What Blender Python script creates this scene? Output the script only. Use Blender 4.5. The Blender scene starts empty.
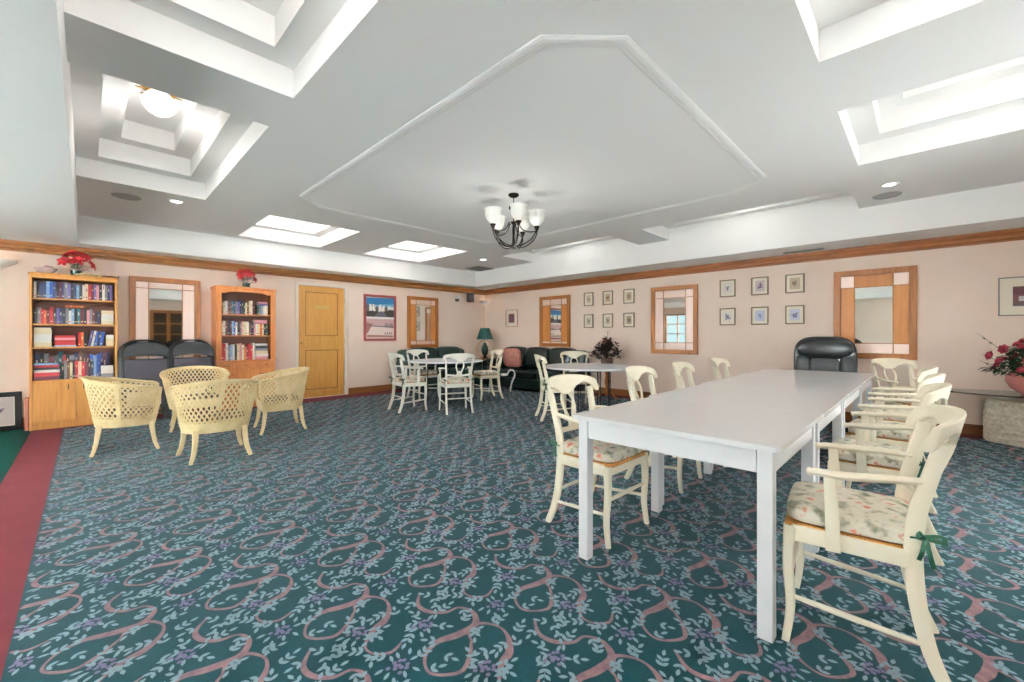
import bpy, bmesh, math, random
from mathutils import Vector, Matrix
PI = math.pi
random.seed(7)
SC = bpy.context.scene
C = SC.collection

# ------------------------------------------------------------------ camera, light, exposure
cam_d = bpy.data.cameras.new('camera'); cam = bpy.data.objects.new('camera', cam_d); C.objects.link(cam)
cam_d.sensor_fit = 'HORIZONTAL'; cam_d.sensor_width = 36.0
cam_d.lens = 418.4 / 1024 * 36
cam_d.shift_y = -4.9 / 1024
cam_d.clip_start = 0.05; cam_d.clip_end = 60
cam.location = (0, 0, 1.2)
cam.rotation_euler = (PI / 2, 0, math.radians(44.54 - 90))
SC.camera = cam
SC.view_settings.view_transform = 'Standard'
SC.view_settings.look = 'None'
SC.view_settings.gamma = 1.0
SC.view_settings.use_curve_mapping = False
SC.view_settings.exposure = 1.54
SC.cycles.max_bounces = 8
SC.cycles.diffuse_bounces = 5
SC.cycles.glossy_bounces = 4
SC.cycles.transmission_bounces = 6
SC.cycles.sample_clamp_indirect = 6.0
SC.cycles.use_denoising = True

W = bpy.data.worlds.new('sky_world'); SC.world = W; W.use_nodes = True
W.node_tree.nodes['Background'].inputs[0].default_value = (0.72, 0.88, 1.0, 1)
W.node_tree.nodes['Background'].inputs[1].default_value = 0.5

def area_light(name, loc, rot, sx, sy, power, col=(1, 1, 1)):
    d = bpy.data.lights.new(name, 'AREA'); d.shape = 'RECTANGLE'; d.size = sx; d.size_y = sy; d.energy = power; d.color = col
    o = bpy.data.objects.new(name, d); C.objects.link(o); o.location = loc; o.rotation_euler = rot
    return o
def point_light(name, loc, power, r=0.1, col=(1, 0.97, 0.93)):
    d = bpy.data.lights.new(name, 'POINT'); d.energy = power; d.color = col; d.shadow_soft_size = r
    o = bpy.data.objects.new(name, d); C.objects.link(o); o.location = loc
    return o
# room extents
XL, XR, YB, YF = -3.0, 7.55, -1.95, 8.45
CZ, SZ = 2.81, 2.44            # main ceiling and soffit heights
# fill lights added outside the windows, placed to even out the room
WIN_L = [(-1.7, 0.3), (2.0, 3.9), (4.5, 6.4), (7.1, 8.2)]          # y ranges on wall_left; all but the last added to light the room
WIN_B = [(1.5, 2.5), (-2.4, -0.6), (3.1, 4.7)]                       # x ranges on wall_back; glazed door first, then windows added to light the room
TILT = math.radians(38)      # upward tilt of the added fill lights, to brighten the ceiling
for (y0, y1), pw in zip(WIN_L[:3], (15, 230, 640)):
    area_light('added_window_fill', (XL - 0.75, (y0 + y1) / 2, 1.0), (0, -PI / 2 - TILT * .8, 0), 1.9, y1 - y0 + .3, pw * (y1 - y0), (1.0, 0.945, 0.985))
for (x0, x1), pw in zip(WIN_B[1:], (520, 560)):
    area_light('added_window_fill', ((x0 + x1) / 2, YB - 0.75, 1.0), (PI / 2 + TILT * .1, 0, 0), x1 - x0 + .3, 1.9, pw * (x1 - x0), (1.0, 0.945, 0.985))

# ------------------------------------------------------------------ materials
def lin(c):
    return tuple((v / 255 / 12.92) if v / 255 <= 0.04045 else ((v / 255 + 0.055) / 1.055) ** 2.4 for v in c) + (1,)
def mat(name, col, rough=0.6, metal=0.0, noise=0.0, scale=8.0, bump=0.0, col2=None, stretch=None, emit=0.0, trans=0.0, spec=0.5, sheen=0.0, detail=3.0):
    m = bpy.data.materials.new(name); m.use_nodes = True
    nt = m.node_tree; b = nt.nodes['Principled BSDF']
    b.inputs['Base Color'].default_value = lin(col); b.inputs['Roughness'].default_value = rough
    b.inputs['Metallic'].default_value = metal
    b.inputs['Specular IOR Level'].default_value = spec
    if trans: b.inputs['Transmission Weight'].default_value = trans
    if sheen: b.inputs['Sheen Weight'].default_value = sheen
    if emit:
        b.inputs['Emission Color'].default_value = lin(col); b.inputs['Emission Strength'].default_value = emit
    if col2 or bump:
        tc = nt.nodes.new('ShaderNodeTexCoord'); mp = nt.nodes.new('ShaderNodeMapping')
        if stretch: mp.inputs['Scale'].default_value = stretch
        nz = nt.nodes.new('ShaderNodeTexNoise'); nz.inputs['Scale'].default_value = scale; nz.inputs['Detail'].default_value = detail
        nt.links.new(tc.outputs['Object'], mp.inputs['Vector']); nt.links.new(mp.outputs[0], nz.inputs['Vector'])
        if col2:
            r = nt.nodes.new('ShaderNodeValToRGB'); r.color_ramp.elements[0].position = 0.5 - 0.2; r.color_ramp.elements[1].position = 0.7
            r.color_ramp.elements[0].color = lin(col); r.color_ramp.elements[1].color = lin(col2)
            nt.links.new(nz.outputs['Fac'], r.inputs[0]); nt.links.new(r.outputs[0], b.inputs['Base Color'])
        if bump:
            bp = nt.nodes.new('ShaderNodeBump'); bp.inputs['Strength'].default_value = bump; bp.inputs['Distance'].default_value = 0.01
            nt.links.new(nz.outputs['Fac'], bp.inputs['Height']); nt.links.new(bp.outputs[0], b.inputs['Normal'])
    return m
M = {}
M['wall'] = mat('wall_paint', (238, 218, 204), 0.85, col2=(234, 212, 197), scale=2)
M['ceiling'] = mat('ceiling_paint', (243, 242, 241), 0.9, spec=0.2)
M['teal'] = mat('carpet_teal', (2, 52, 58), 0.95, col2=(2, 62, 70), scale=60, spec=0.06, sheen=0.07)
M['c_pink'] = mat('carpet_ribbon', (166, 130, 132), 0.95, spec=0.05, col2=(126, 100, 110), scale=25)
M['c_leaf'] = mat('carpet_leaf', (140, 162, 172), 0.95, spec=0.05)
M['c_flower'] = mat('carpet_flower', (126, 116, 146), 0.95, spec=0.1)
M['rose'] = mat('carpet_rose_border', (106, 48, 54), 0.95, col2=(98, 42, 48), scale=5, spec=0.1)
M['green'] = mat('carpet_green', (14, 60, 54), 0.95, spec=0.1, col2=(8, 58, 48), scale=20)
M['oak'] = mat('oak', (201, 142, 66), 0.45, col2=(178, 114, 44), scale=3.0, stretch=(14, 14, 0.9), detail=5)
M['oak_h'] = mat('oak_trim', (146, 92, 38), 0.45, col2=(114, 66, 22), scale=3.0, stretch=(1, 1, 16), detail=5)
M['oak_red'] = mat('red_oak', (206, 132, 66), 0.42, col2=(180, 102, 42), scale=3.0, stretch=(14, 14, 0.9), detail=5)
M['oak_frame'] = mat('frame_oak', (162, 100, 38), 0.4, col2=(134, 76, 24), scale=3.0, stretch=(10, 10, 1.0), detail=5)
M['oak_panel'] = mat('frame_oak_panel', (196, 130, 66), 0.4, col2=(178, 110, 48), scale=3.0, stretch=(10, 10, 1.0), detail=5)
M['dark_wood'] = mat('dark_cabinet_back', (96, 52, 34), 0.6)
M['white_trim'] = mat('white_trim', (240, 226, 214), 0.5)
M['mirror'] = mat('mirror_glass', (232, 235, 232), 0.02, metal=1.0)
M['mirror_pale'] = mat('pale_frosted_mirror', (232, 208, 196), 0.35, metal=0.35)
M['ivory'] = mat('ivory_paint', (238, 229, 208), 0.4, col2=(232, 221, 196), scale=6)
M['white_paint'] = mat('white_paint', (222, 222, 224), 0.32)
M['tabletop'] = mat('white_tabletop', (224, 224, 226), 0.16)
M['edge'] = mat('beech_edge', (214, 196, 160), 0.5)
M['rush'] = mat('rush_seat', (200, 142, 66), 0.7, col2=(150, 92, 34), scale=60, stretch=(1, 8, 1))
M['wicker'] = mat('cream_wicker', (234, 212, 168), 0.5, col2=(214, 190, 138), scale=10)
M['black_metal'] = mat('black_metal', (24, 24, 26), 0.4, metal=0.5)
M['iron'] = mat('wrought_iron', (52, 50, 56), 0.45, metal=0.6)
M['bronze'] = mat('dark_bronze', (40, 34, 30), 0.35, metal=0.8)
M['black_vinyl'] = mat('black_vinyl', (20, 23, 26), 0.3)
M['grey_fabric'] = mat('grey_fabric', (66, 62, 70), 0.9, bump=0.2, scale=120)
M['leather'] = mat('green_black_leather', (14, 30, 28), 0.28, bump=0.25, scale=9)
M['leather_green'] = mat('green_leather', (26, 56, 50), 0.35, bump=0.25, scale=9)
M['office'] = mat('black_leather', (30, 32, 35), 0.3, bump=0.15, scale=8)
M['office_grey'] = mat('charcoal_leather', (58, 60, 62), 0.35, bump=0.4, scale=12)
M['pink_fabric'] = mat('pink_brocade', (196, 136, 122), 0.85, col2=(168, 104, 92), scale=14)
M['glass_white'] = mat('frosted_glass', (236, 234, 228), 0.3)
M['lampglow'] = mat('lit_glass', (255, 250, 238), 0.3, emit=.5)
M['downlight'] = mat('lit_downlight', (255, 255, 255), 0.3, emit=3.0)
M['brass'] = mat('brass', (190, 150, 80), 0.3, metal=0.9)
M['green_shade'] = mat('green_lampshade', (14, 76, 68), 0.7)
M['green_glaze'] = mat('dark_green_glaze', (12, 44, 34), 0.2)
M['lamp_ring'] = mat('peach_ring', (206, 158, 118), 0.6)
M['stone'] = mat('travertine', (250, 240, 222), 0.8, col2=(216, 200, 178), scale=34, bump=1.0, detail=8)
M['stone_smooth'] = mat('pale_marble', (232, 226, 214), 0.3)
M['terracotta'] = mat('pink_terracotta', (206, 128, 122), 0.5)
M['leaf'] = mat('leaf_green', (40, 82, 48), 0.6, col2=(24, 60, 34), scale=12)
M['leaf_dark'] = mat('leaf_dark', (34, 44, 32), 0.6, col2=(60, 26, 28), scale=12)
M['red'] = mat('poinsettia_red', (186, 24, 34), 0.6, col2=(150, 12, 26), scale=14)
M['rose_flower'] = mat('rose_pink', (206, 84, 100), 0.6, col2=(176, 52, 70), scale=20)
M['maroon'] = mat('maroon_flower', (98, 24, 34), 0.6)
M['cream_cloth'] = mat('cream_cloth', (226, 206, 160), 0.8)
M['tie'] = mat('green_ribbon', (12, 74, 50), 0.5)
M['grille'] = mat('speaker_grille', (176, 174, 172), 0.7)
M['vent_dark'] = mat('vent_grey', (96, 98, 92), 0.6)
M['plastic_white'] = mat('white_plastic', (236, 234, 230), 0.4)
M['black_plastic'] = mat('black_plastic', (18, 14, 18), 0.5)
M['paper'] = mat('book_pages', (228, 220, 204), 0.85)
M['frame_dark'] = mat('dark_bamboo_frame', (112, 92, 60), 0.5)
M['frame_grey'] = mat('grey_metal_frame', (128, 124, 120), 0.35, metal=0.5)
M['frame_rust'] = mat('rust_frame', (150, 66, 62), 0.5)
M['frame_black'] = mat('black_frame', (20, 16, 16), 0.4)
M['mount'] = mat('cream_mount', (236, 226, 208), 0.9)
M['gilt'] = mat('aged_plaque', (196, 176, 110), 0.4, metal=0.4)
m = mat('clear_glass', (225, 240, 235), 0.02, trans=1.0); M['glass'] = m
def floral():
    m = bpy.data.materials.new('floral_cushion'); m.use_nodes = True; nt = m.node_tree; b = nt.nodes['Principled BSDF']
    b.inputs['Roughness'].default_value = 0.85
    tc = nt.nodes.new('ShaderNodeTexCoord'); n1 = nt.nodes.new('ShaderNodeTexNoise'); n1.inputs['Scale'].default_value = 15; n1.inputs['Detail'].default_value = 4
    r = nt.nodes.new('ShaderNodeValToRGB'); cr = r.color_ramp
    cols = [(0.30, (96, 110, 92)), (0.40, (170, 164, 140)), (0.47, (216, 208, 190)), (0.585, (226, 218, 200)), (0.63, (212, 140, 118)), (0.72, (188, 88, 74))]
    cr.elements[0].position = cols[0][0]; cr.elements[0].color = lin(cols[0][1]); cr.elements[1].position = cols[-1][0]; cr.elements[1].color = lin(cols[-1][1])
    for p, c in cols[1:-1]: e = cr.elements.new(p); e.color = lin(c)
    nt.links.new(tc.outputs['Object'], n1.inputs['Vector']); nt.links.new(n1.outputs['Fac'], r.inputs[0]); nt.links.new(r.outputs[0], b.inputs['Base Color'])
    return m
M['floral'] = floral()
_cm = {}
def cmat(col, rough=0.7):
    k = (col, rough)
    if k not in _cm: _cm[k] = mat('paint_%d_%d_%d' % col, col, rough)
    return _cm[k]

# ------------------------------------------------------------------ mesh helpers
class MB:
    def __init__(s): s.v = []; s.f = []; s.m = []
    def add(s, vs, fs, mi=0, T=None):
        b = len(s.v)
        s.v += [tuple(T @ Vector(p)) if T is not None else tuple(p) for p in vs]
        s.f += [tuple(i + b for i in f) for f in fs]; s.m += [mi] * len(fs); return s
    def box(s, x0, x1, y0, y1, z0, z1, mi=0, r=0, seg=2, T=None):
        vs = [(x, y, z) for x in (x0, x1) for y in (y0, y1) for z in (z0, z1)]
        fs = [(0, 1, 3, 2), (4, 6, 7, 5), (0, 4, 5, 1), (2, 3, 7, 6), (0, 2, 6, 4), (1, 5, 7, 3)]
        if r:
            bm = bmesh.new(); bv = [bm.verts.new(p) for p in vs]
            for f in fs: bm.faces.new([bv[i] for i in f])
            bmesh.ops.bevel(bm, geom=bm.edges[:], offset=r, segments=seg, profile=0.5, affect='EDGES', clamp_overlap=True)
            bm.verts.index_update()
            vs = [tuple(v.co) for v in bm.verts]; fs = [tuple(v.index for v in f.verts) for f in bm.faces]; bm.free()
        return s.add(vs, fs, mi, T)
    def tube(s, pts, rad, n=8, mi=0, closed=False, T=None, flat=1.0):
        pts = [Vector(p) for p in pts]; k = len(pts)
        if not hasattr(rad, '__len__'): rad = [rad] * k
        vs = []; up = None
        for i, p in enumerate(pts):
            a = pts[(i - 1) % k] if (closed or i > 0) else p; c = pts[(i + 1) % k] if (closed or i < k - 1) else p
            t = (c - a).normalized()
            if up is None:
                up = Vector((0, 0, 1)) if abs(t.z) < 0.9 else Vector((1, 0, 0))
            up = (up - t * up.dot(t)).normalized(); sd = t.cross(up)
            for j in range(n):
                q = 2 * PI * j / n
                vs.append(p + (sd * math.cos(q) + up * math.sin(q) * flat) * rad[i])
        fs = []
        for i in range(k if closed else k - 1):
            for j in range(n):
                i2 = (i + 1) % k; j2 = (j + 1) % n
                fs.append((i * n + j, i * n + j2, i2 * n + j2, i2 * n + j))
        if not closed: fs += [tuple(range(n))[::-1], tuple((k - 1) * n + j for j in range(n))]
        return s.add(vs, fs, mi, T)
    def sweep(s, pts, w, d, side=(1, 0, 0), mi=0, T=None):
        """rectangular bar along pts: w across `side`, d across the other way"""
        pts = [Vector(p) for p in pts]; k = len(pts); sd0 = Vector(side)
        if not hasattr(w, '__len__'): w = [w] * k
        if not hasattr(d, '__len__'): d = [d] * k
        vs = []
        for i, p in enumerate(pts):
            t = (pts[min(i + 1, k - 1)] - pts[max(i - 1, 0)]).normalized()
            sd = (sd0 - t * sd0.dot(t)).normalized(); o = t.cross(sd)
            a, b = w[i] / 2, d[i] / 2; c = 0.25
            for u, v in ((-a, -b + b * c), (-a + a * c, -b), (a - a * c, -b), (a, -b + b * c), (a, b - b * c), (a - a * c, b), (-a + a * c, b), (-a, b - b * c)):
                vs.append(p + sd * u + o * v)
        fs = [(i * 8 + j, i * 8 + (j + 1) % 8, (i + 1) * 8 + (j + 1) % 8, (i + 1) * 8 + j) for i in range(k - 1) for j in range(8)]
        fs += [tuple(range(8))[::-1], tuple((k - 1) * 8 + j for j in range(8))]
        return s.add(vs, fs, mi, T)
    def lathe(s, prof, n=24, c=(0, 0), mi=0, T=None, cap=True):
        vs = [(c[0] + r * math.cos(2 * PI * j / n), c[1] + r * math.sin(2 * PI * j / n), z) for r, z in prof for j in range(n)]
        k = len(prof)
        fs = [(i * n + j, i * n + (j + 1) % n, (i + 1) * n + (j + 1) % n, (i + 1) * n + j) for i in range(k - 1) for j in range(n)]
        if cap: fs += [tuple(range(n))[::-1], tuple((k - 1) * n + j for j in range(n))]
        return s.add(vs, fs, mi, T)
    def prism(s, out, z0, z1, mi=0, T=None):
        n = len(out)
        vs = [(x, y, z0) for x, y in out] + [(x, y, z1) for x, y in out]
        fs = [tuple(range(n))[::-1], tuple(range(n, 2 * n))] + [(j, (j + 1) % n, n + (j + 1) % n, n + j) for j in range(n)]
        return s.add(vs, fs, mi, T)
    def blob(s, c, r, p=2.0, n=20, k=12, mi=0, T=None, fn=None):
        """superellipsoid cushion shape"""
        def sg(x, e): return math.copysign(abs(x) ** e, x)
        e = 2 / p; vs = []
        for i in range(k + 1):
            a = -PI / 2 + PI * i / k
            for j in range(n):
                b = 2 * PI * j / n
                q = Vector((r[0] * sg(math.cos(a), e) * sg(math.cos(b), e), r[1] * sg(math.cos(a), e) * sg(math.sin(b), e), r[2] * sg(math.sin(a), e)))
                if fn: q = fn(q)
                vs.append((c[0] + q[0], c[1] + q[1], c[2] + q[2]))
        fs = [(i * n + j, i * n + (j + 1) % n, (i + 1) * n + (j + 1) % n, (i + 1) * n + j) for i in range(k) for j in range(n)]
        return s.add(vs, fs, mi, T)
    def leaf(s, p, d, L, w, mi=0, up=(0, 0, 1), bend=0.2, fold=0.12):
        """one leaf blade with a folded midrib"""
        p = Vector(p); d = Vector(d).normalized(); up = Vector(up)
        sd = d.cross(up)
        if sd.length < 1e-3: sd = Vector((1, 0, 0))
        sd.normalize(); nn = sd.cross(d).normalized()
        vs = [p]
        for t, ww in ((0.3, 0.8), (0.6, 1.0), (0.85, 0.5)):
            c = p + d * L * t - nn * bend * L * t * t
            vs += [c - sd * w / 2 * ww + nn * fold * w, c, c + sd * w / 2 * ww + nn * fold * w]
        vs.append(p + d * L - nn * bend * L)
        fs = [(0, 2, 1), (0, 3, 2), (1, 2, 5, 4), (2, 3, 6, 5), (4, 5, 8, 7), (5, 6, 9, 8), (7, 8, 10), (8, 9, 10)]
        return s.add(vs, fs, mi)
    def build(s, name, mats, parent=None, smooth=False, loc=None, rot=None, bevel=0, solid=0, weld=False):
        me = bpy.data.meshes.new(name); me.from_pydata(s.v, [], s.f)
        if not isinstance(mats, (list, tuple)): mats = [mats]
        for m_ in mats: me.materials.append(M[m_] if isinstance(m_, str) else m_)
        me.polygons.foreach_set('material_index', s.m)
        if smooth: me.polygons.foreach_set('use_smooth', [True] * len(me.polygons))
        me.update()
        if weld or not smooth or True:
            bm = bmesh.new(); bm.from_mesh(me)
            if weld: bmesh.ops.remove_doubles(bm, verts=bm.verts, dist=1e-5)
            if not solid and not getattr(s, 'flat', False): bmesh.ops.recalc_face_normals(bm, faces=bm.faces)
            bm.to_mesh(me); bm.free()
        o = bpy.data.objects.new(name, me); C.objects.link(o)
        if parent is not None: o.parent = parent
        if loc: o.location = loc
        if rot: o.rotation_euler = rot
        if solid:
            md = o.modifiers.new('solid', 'SOLIDIFY'); md.thickness = solid; md.offset = 0
        if bevel:
            md = o.modifiers.new('bevel', 'BEVEL'); md.width = bevel; md.segments = 2; md.limit_method = 'ANGLE'
        if smooth and not getattr(s, 'full', False):
            try: me.set_sharp_from_angle(angle=math.radians(40))
            except Exception: pass
        return o
def tag(o, label, cat, group=None, kind=None):
    o['label'] = label; o['category'] = cat
    if group: o['group'] = group
    if kind: o['kind'] = kind
    return o
def thing(name, label, cat, loc=(0, 0, 0), rz=0.0, group=None):
    o = bpy.data.objects.new(name, None); C.objects.link(o); o.empty_display_size = 0.1
    o.location = loc; o.rotation_euler = (0, 0, rz)
    return tag(o, label, cat, group)
def struct(mb, name, mats, parent=None, **k):
    o = mb.build(name, mats, parent, **k)
    if parent is None: o['kind'] = 'structure'
    return o
def dup(root, loc, rz, label, group=None):
    r = root.copy(); C.objects.link(r); r.location = loc; r.rotation_euler = (0, 0, rz); r['label'] = label
    if group: r['group'] = group
    for ch in list(root.children):
        c = ch.copy(); C.objects.link(c); c.parent = r
        for g in list(ch.children):
            d = g.copy(); C.objects.link(d); d.parent = c
    return r
def TR(x=0, y=0, z=0, rx=0, ry=0, rz=0):
    return Matrix.Translation((x, y, z)) @ Matrix.Rotation(rz, 4, 'Z') @ Matrix.Rotation(ry, 4, 'Y') @ Matrix.Rotation(rx, 4, 'X')
def bez(P, n=12):
    """Catmull-Rom through control points"""
    P = [Vector(p) for p in P]; out = []
    for i in range(len(P) - 1):
        a = P[max(i - 1, 0)]; b = P[i]; c = P[i + 1]; d = P[min(i + 2, len(P) - 1)]
        for k in range(n):
            t = k / n
            out.append(0.5 * ((2 * b) + (c - a) * t + (2 * a - 5 * b + 4 * c - d) * t * t + (3 * b - a - 3 * c + d) * t ** 3))
    out.append(P[-1]); return out

# ------------------------------------------------------------------ floor with the woven carpet pattern
def build_floor():
    mb = MB(); mb.flat = True
    X0, X1, Y0, Y1 = -0.21, 7.28, YB, 7.95
    def quad(x0, x1, y0, y1, z, mi): mb.add([(x0, y0, z), (x1, y0, z), (x1, y1, z), (x0, y1, z)], [(0, 1, 2, 3)], mi)
    quad(X0, X1, Y0, Y1, 0, 0)
    quad(-0.49, X0, Y0, YF, 0, 4); quad(X0, XR, Y1, YF, 0, 4); quad(X1, XR, Y0, Y1, 0, 4)
    quad(XL, -0.49, Y0, YF, 0, 5)
    R = random.Random(3)
    def inside(x, y, g=0.0): return X0 + g < x < X1 - g and Y0 + g < y < Y1 - g
    cell_r = []; cell_l = []; cell_f = []
    def ribbon(P, w0, wm, w1):
        pts = bez([(x, y, 0) for x, y in P], 5); n = len(pts); vs = []
        for i, p in enumerate(pts):
            t = (pts[min(i + 1, n - 1)] - pts[max(i - 1, 0)]).normalized(); s = i / (n - 1)
            w = (w0 + (wm - w0) * math.sin(PI * s)) if s < 0.5 else (w1 + (wm - w1) * math.sin(PI * s))
            w *= 0.75 + 0.35 * math.sin(s * 15)
            q = Vector((-t.y, t.x, 0)) * w / 2
            vs.append((p.x + q.x, p.y + q.y)); vs.append((p.x - q.x, p.y - q.y))
        cell_r.append(vs)
        return pts
    A1 = ribbon([(0.0, 0.0), (-.055, -.07), (-.05, -.14), (0.0, -.20), (.06, -.215), (.085, -.28), (.04, -.35), (-.05, -.345), (-.13, -.32), (-.205, -.35), (-.235, -.43), (-.16, -.50), (-.09, -.47), (-.03, -.41)], .012, .034, .010)
    A2 = ribbon([(-.03, -.41), (0.0, -.36), (.06, -.36), (.10, -.43), (.085, -.50), (.03, -.56), (-.03, -.58), (-.095, -.64), (-.09, -.70), (-.04, -.74), (.02, -.72)], .010, .030, .008)
    def lf(x, y, a, L=0.034, w=0.013):
        L *= 1.12; w *= 1.25
        c, s = math.cos(a), math.sin(a)
        cell_l.append([(x + L * u * c - w * v * s, y + L * u * s + w * v * c) for u, v in ((0, 0), (.3, -.42), (.65, -.45), (1, 0), (.65, .45), (.3, .42))])
    def sprig(x, y, a, n=3):
        for k in range(n):
            px, py = x + math.cos(a) * .026 * k, y + math.sin(a) * .026 * k
            lf(px, py, a + 0.75, .030); lf(px, py, a - 0.75, .030)
        lf(x + math.cos(a) * .026 * n, y + math.sin(a) * .026 * n, a, .032)
        # stem
        cell_l.append([(x - .002 * math.sin(a), y + .002 * math.cos(a)), (x + .002 * math.sin(a), y - .002 * math.cos(a)),
                       (x + .026 * n * math.cos(a), y + .026 * n * math.sin(a))])
    for pts, step in ((A1, 9), (A2, 9)):
        for i in range(4, len(pts) - 2, step):
            p = pts[i]; t = (pts[i + 1] - pts[i - 1]); a = math.atan2(t.y, t.x)
            sd = 1 if (i // step) % 2 else -1
            sprig(p.x - math.sin(a) * .012 * sd, p.y + math.cos(a) * .012 * sd, a + sd * (0.7 + R.random() * .5), 1 if R.random() < .6 else 2)
    for fx, fy, big in ((.19, -.32, 1), (-.11, -.20, .8), (-.08, -.55, .9), (.03, -.07, 0.0)):
        if big:
            for k in range(11):
                a = k * 2.4; rr = .0088 * math.sqrt(k) * (1.5 if k % 2 else 1.1)
                cell_f.append([(fx + rr * math.cos(a) + .010 * math.cos(b + a), fy + rr * math.sin(a) + .009 * math.sin(b + a)) for b in (0, 1.26, 2.5, 3.8, 5.0)])
            for k in range(9):
                a = k * 2 * PI / 9 + fx * 9 + R.random() * .25; r0 = .045 * big
                lf(fx + r0 * math.cos(a) * (1.3 if k % 2 else .9), fy + r0 * math.sin(a) * (1 if k % 2 else .7), a + R.uniform(-.5, .7), .034, .012)
                if k % 3 == 0: sprig(fx + (r0 + .03) * math.cos(a), fy + (r0 + .03) * math.sin(a), a + R.uniform(-.3, .6), R.choice((1, 2)))
        else:
            for k in range(3): sprig(fx + .02 * math.cos(k * 2.1), fy + .02 * math.sin(k * 2.1), k * 2.1, 1)
    for px, py, pa in ((.02, -.30, .5), (.13, -.16, 2.4), (-.16, -.06, 1.2), (-.02, -.49, 2.9), (.13, -.50, .3), (-.15, -.40, -1.2), (.21, -.10, 3.6), (-.20, -.62, .9), (.07, -.66, -.6), (.0, -.13, 4.0)):
        sprig(px, py, pa, 2 if px > 0 else 1)
    # lattice repeat
    for i in range(-30, 50):
        for j in range(-20, 30):
            ox = 1.82 + .485 * i + .2425 * j; oy = 1.18 + .5 * j
            if not (X0 - .4 < ox < X1 + .4 and Y0 - .1 < oy < Y1 + .8): continue
            for lst, mi, z in ((cell_r[:1], 1, .0008), (cell_r[1:], 1, .0012), (cell_l, 2, .0016), (cell_f, 3, .0022)):
                for poly in lst:
                    pp = [(x + ox, y + oy) for x, y in poly]
                    if mi == 1:
                        vs = [(x, y, z) for x, y in pp]
                        fs = [(k, k + 1, k + 3, k + 2) for k in range(0, len(pp) - 2, 2) if all(inside(*pp[q]) for q in (k, k + 1, k + 2, k + 3))]
                        if fs: mb.add(vs, fs, mi)
                    elif all(inside(*q) for q in pp):
                        mb.add([(x, y, z) for x, y in pp], [tuple(range(len(pp)))], mi)
    o = mb.build('floor', ['teal', 'c_pink', 'c_leaf', 'c_flower', 'rose', 'green'])
    o['kind'] = 'structure'
build_floor()

# ------------------------------------------------------------------ walls with openings
def wall_with_holes(name, u0, u1, z1, holes, put, thick):
    """holes: (ua, ub, za, zb); put(u, z, d) -> xyz, d = depth into the wall"""
    us = sorted({u0, u1} | {h[0] for h in holes} | {h[1] for h in holes}); zs = sorted({0, z1} | {h[2] for h in holes} | {h[3] for h in holes})
    mb = MB()
    for a, b in zip(us, us[1:]):
        for c, d in zip(zs, zs[1:]):
            if any(h[0] <= a and b <= h[1] and h[2] <= c and d <= h[3] for h in holes): continue
            for dep in (0, thick): mb.add([put(a, c, dep), put(b, c, dep), put(b, d, dep), put(a, d, dep)], [(0, 1, 2, 3)])
    for a, b, c, d in holes:
        for (p, q), (r, s) in (((a, c), (b, c)), ((b, c), (b, d)), ((b, d), (a, d)), ((a, d), (a, c))):
            mb.add([put(p, q, 0), put(r, s, 0), put(r, s, thick), put(p, q, thick)], [(0, 1, 2, 3)])
    mb.flat = True
    return struct(mb, name, 'wall')
wall_with_holes('wall_front', XL, XR, 3.6, [(2.81, 3.70, 0, 2.17)], lambda u, z, d: (u, YF + d, z), 0.12)
wall_with_holes('wall_right', YB, YF, 3.6, [], lambda u, z, d: (XR + d, u, z), 0.12)
wall_with_holes('wall_left', YB, YF, 3.6, [(a, b, 0.45, 2.15) for a, b in WIN_L], lambda u, z, d: (XL - d, u, z), 0.1)
wall_with_holes('wall_back', XL, XR, 3.6, [(WIN_B[0][0], WIN_B[0][1], 0, 2.1), *[(a, b, 0.45, 2.15) for a, b in WIN_B[1:]]], lambda u, z, d: (u, YB - d, z), 0.1)

# out-of-view windows added to let fill light in; one known from a mirror
def offview_window(n, a, b, z0, z1, put, cols, rows, framemat='oak_frame'):
    mb = MB(); t = 0.05
    def bar(u0, u1, v0, v1):
        p = put(u0, v0, 0.0); q = put(u1, v1, 0.06)
        mb.box(min(p[0], q[0]), max(p[0], q[0]), min(p[1], q[1]), max(p[1], q[1]), v0, v1)
    bar(a, a + t, z0, z1); bar(b - t, b, z0, z1); bar(a, b, z0, z0 + t); bar(a, b, z1 - t, z1)
    for i in range(1, cols): u = a + (b - a) * i / cols; bar(u - .015, u + .015, z0, z1)
    for i in range(1, rows): v = z0 + (z1 - z0) * i / rows; bar(a, b, v - .015, v + .015)
    o = struct(mb, 'offview_window_%d' % n, framemat)
    g = MB(); p = put(a, z0, .03); q = put(b, z1, .036)
    g.box(min(p[0], q[0]), max(p[0], q[0]), min(p[1], q[1]), max(p[1], q[1]), z0, z1)
    g.build('pane', 'glass', o)
for n, (a, b) in enumerate(WIN_L): offview_window(n + 1, a, b, 0.45, 2.15, lambda u, z, d: (XL - d, u, z), 3 if b - a > 1.5 else 2, 4)
for n, (a, b) in enumerate(WIN_B[1:]): offview_window(n + 5, a, b, 0.45, 2.15, lambda u, z, d: (u, YB - d, z), 4, 4)
# glazed double door behind the camera (seen only in the mirror), dark lobby glass
mb = MB(); a, b = WIN_B[0]
for u0, u1 in ((a, a + .1), (b - .1, b), ((a + b) / 2 - .05, (a + b) / 2 + .05)): mb.box(u0, u1, YB - .08, YB + .02, 0, 2.1)
for z0, z1 in ((0, .25), (2.0, 2.1), (.85, .9), (1.25, 1.28), (1.62, 1.65)): mb.box(a, b, YB - .07, YB + .01, z0, z1)
d2 = struct(mb, 'door_2', 'oak_frame')
mb = MB(); mb.box(a, b, YB - .05, YB - .04, 0, 2.1); mb.build('door_pane', cmat((48, 36, 28), 0.1), d2)

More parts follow.
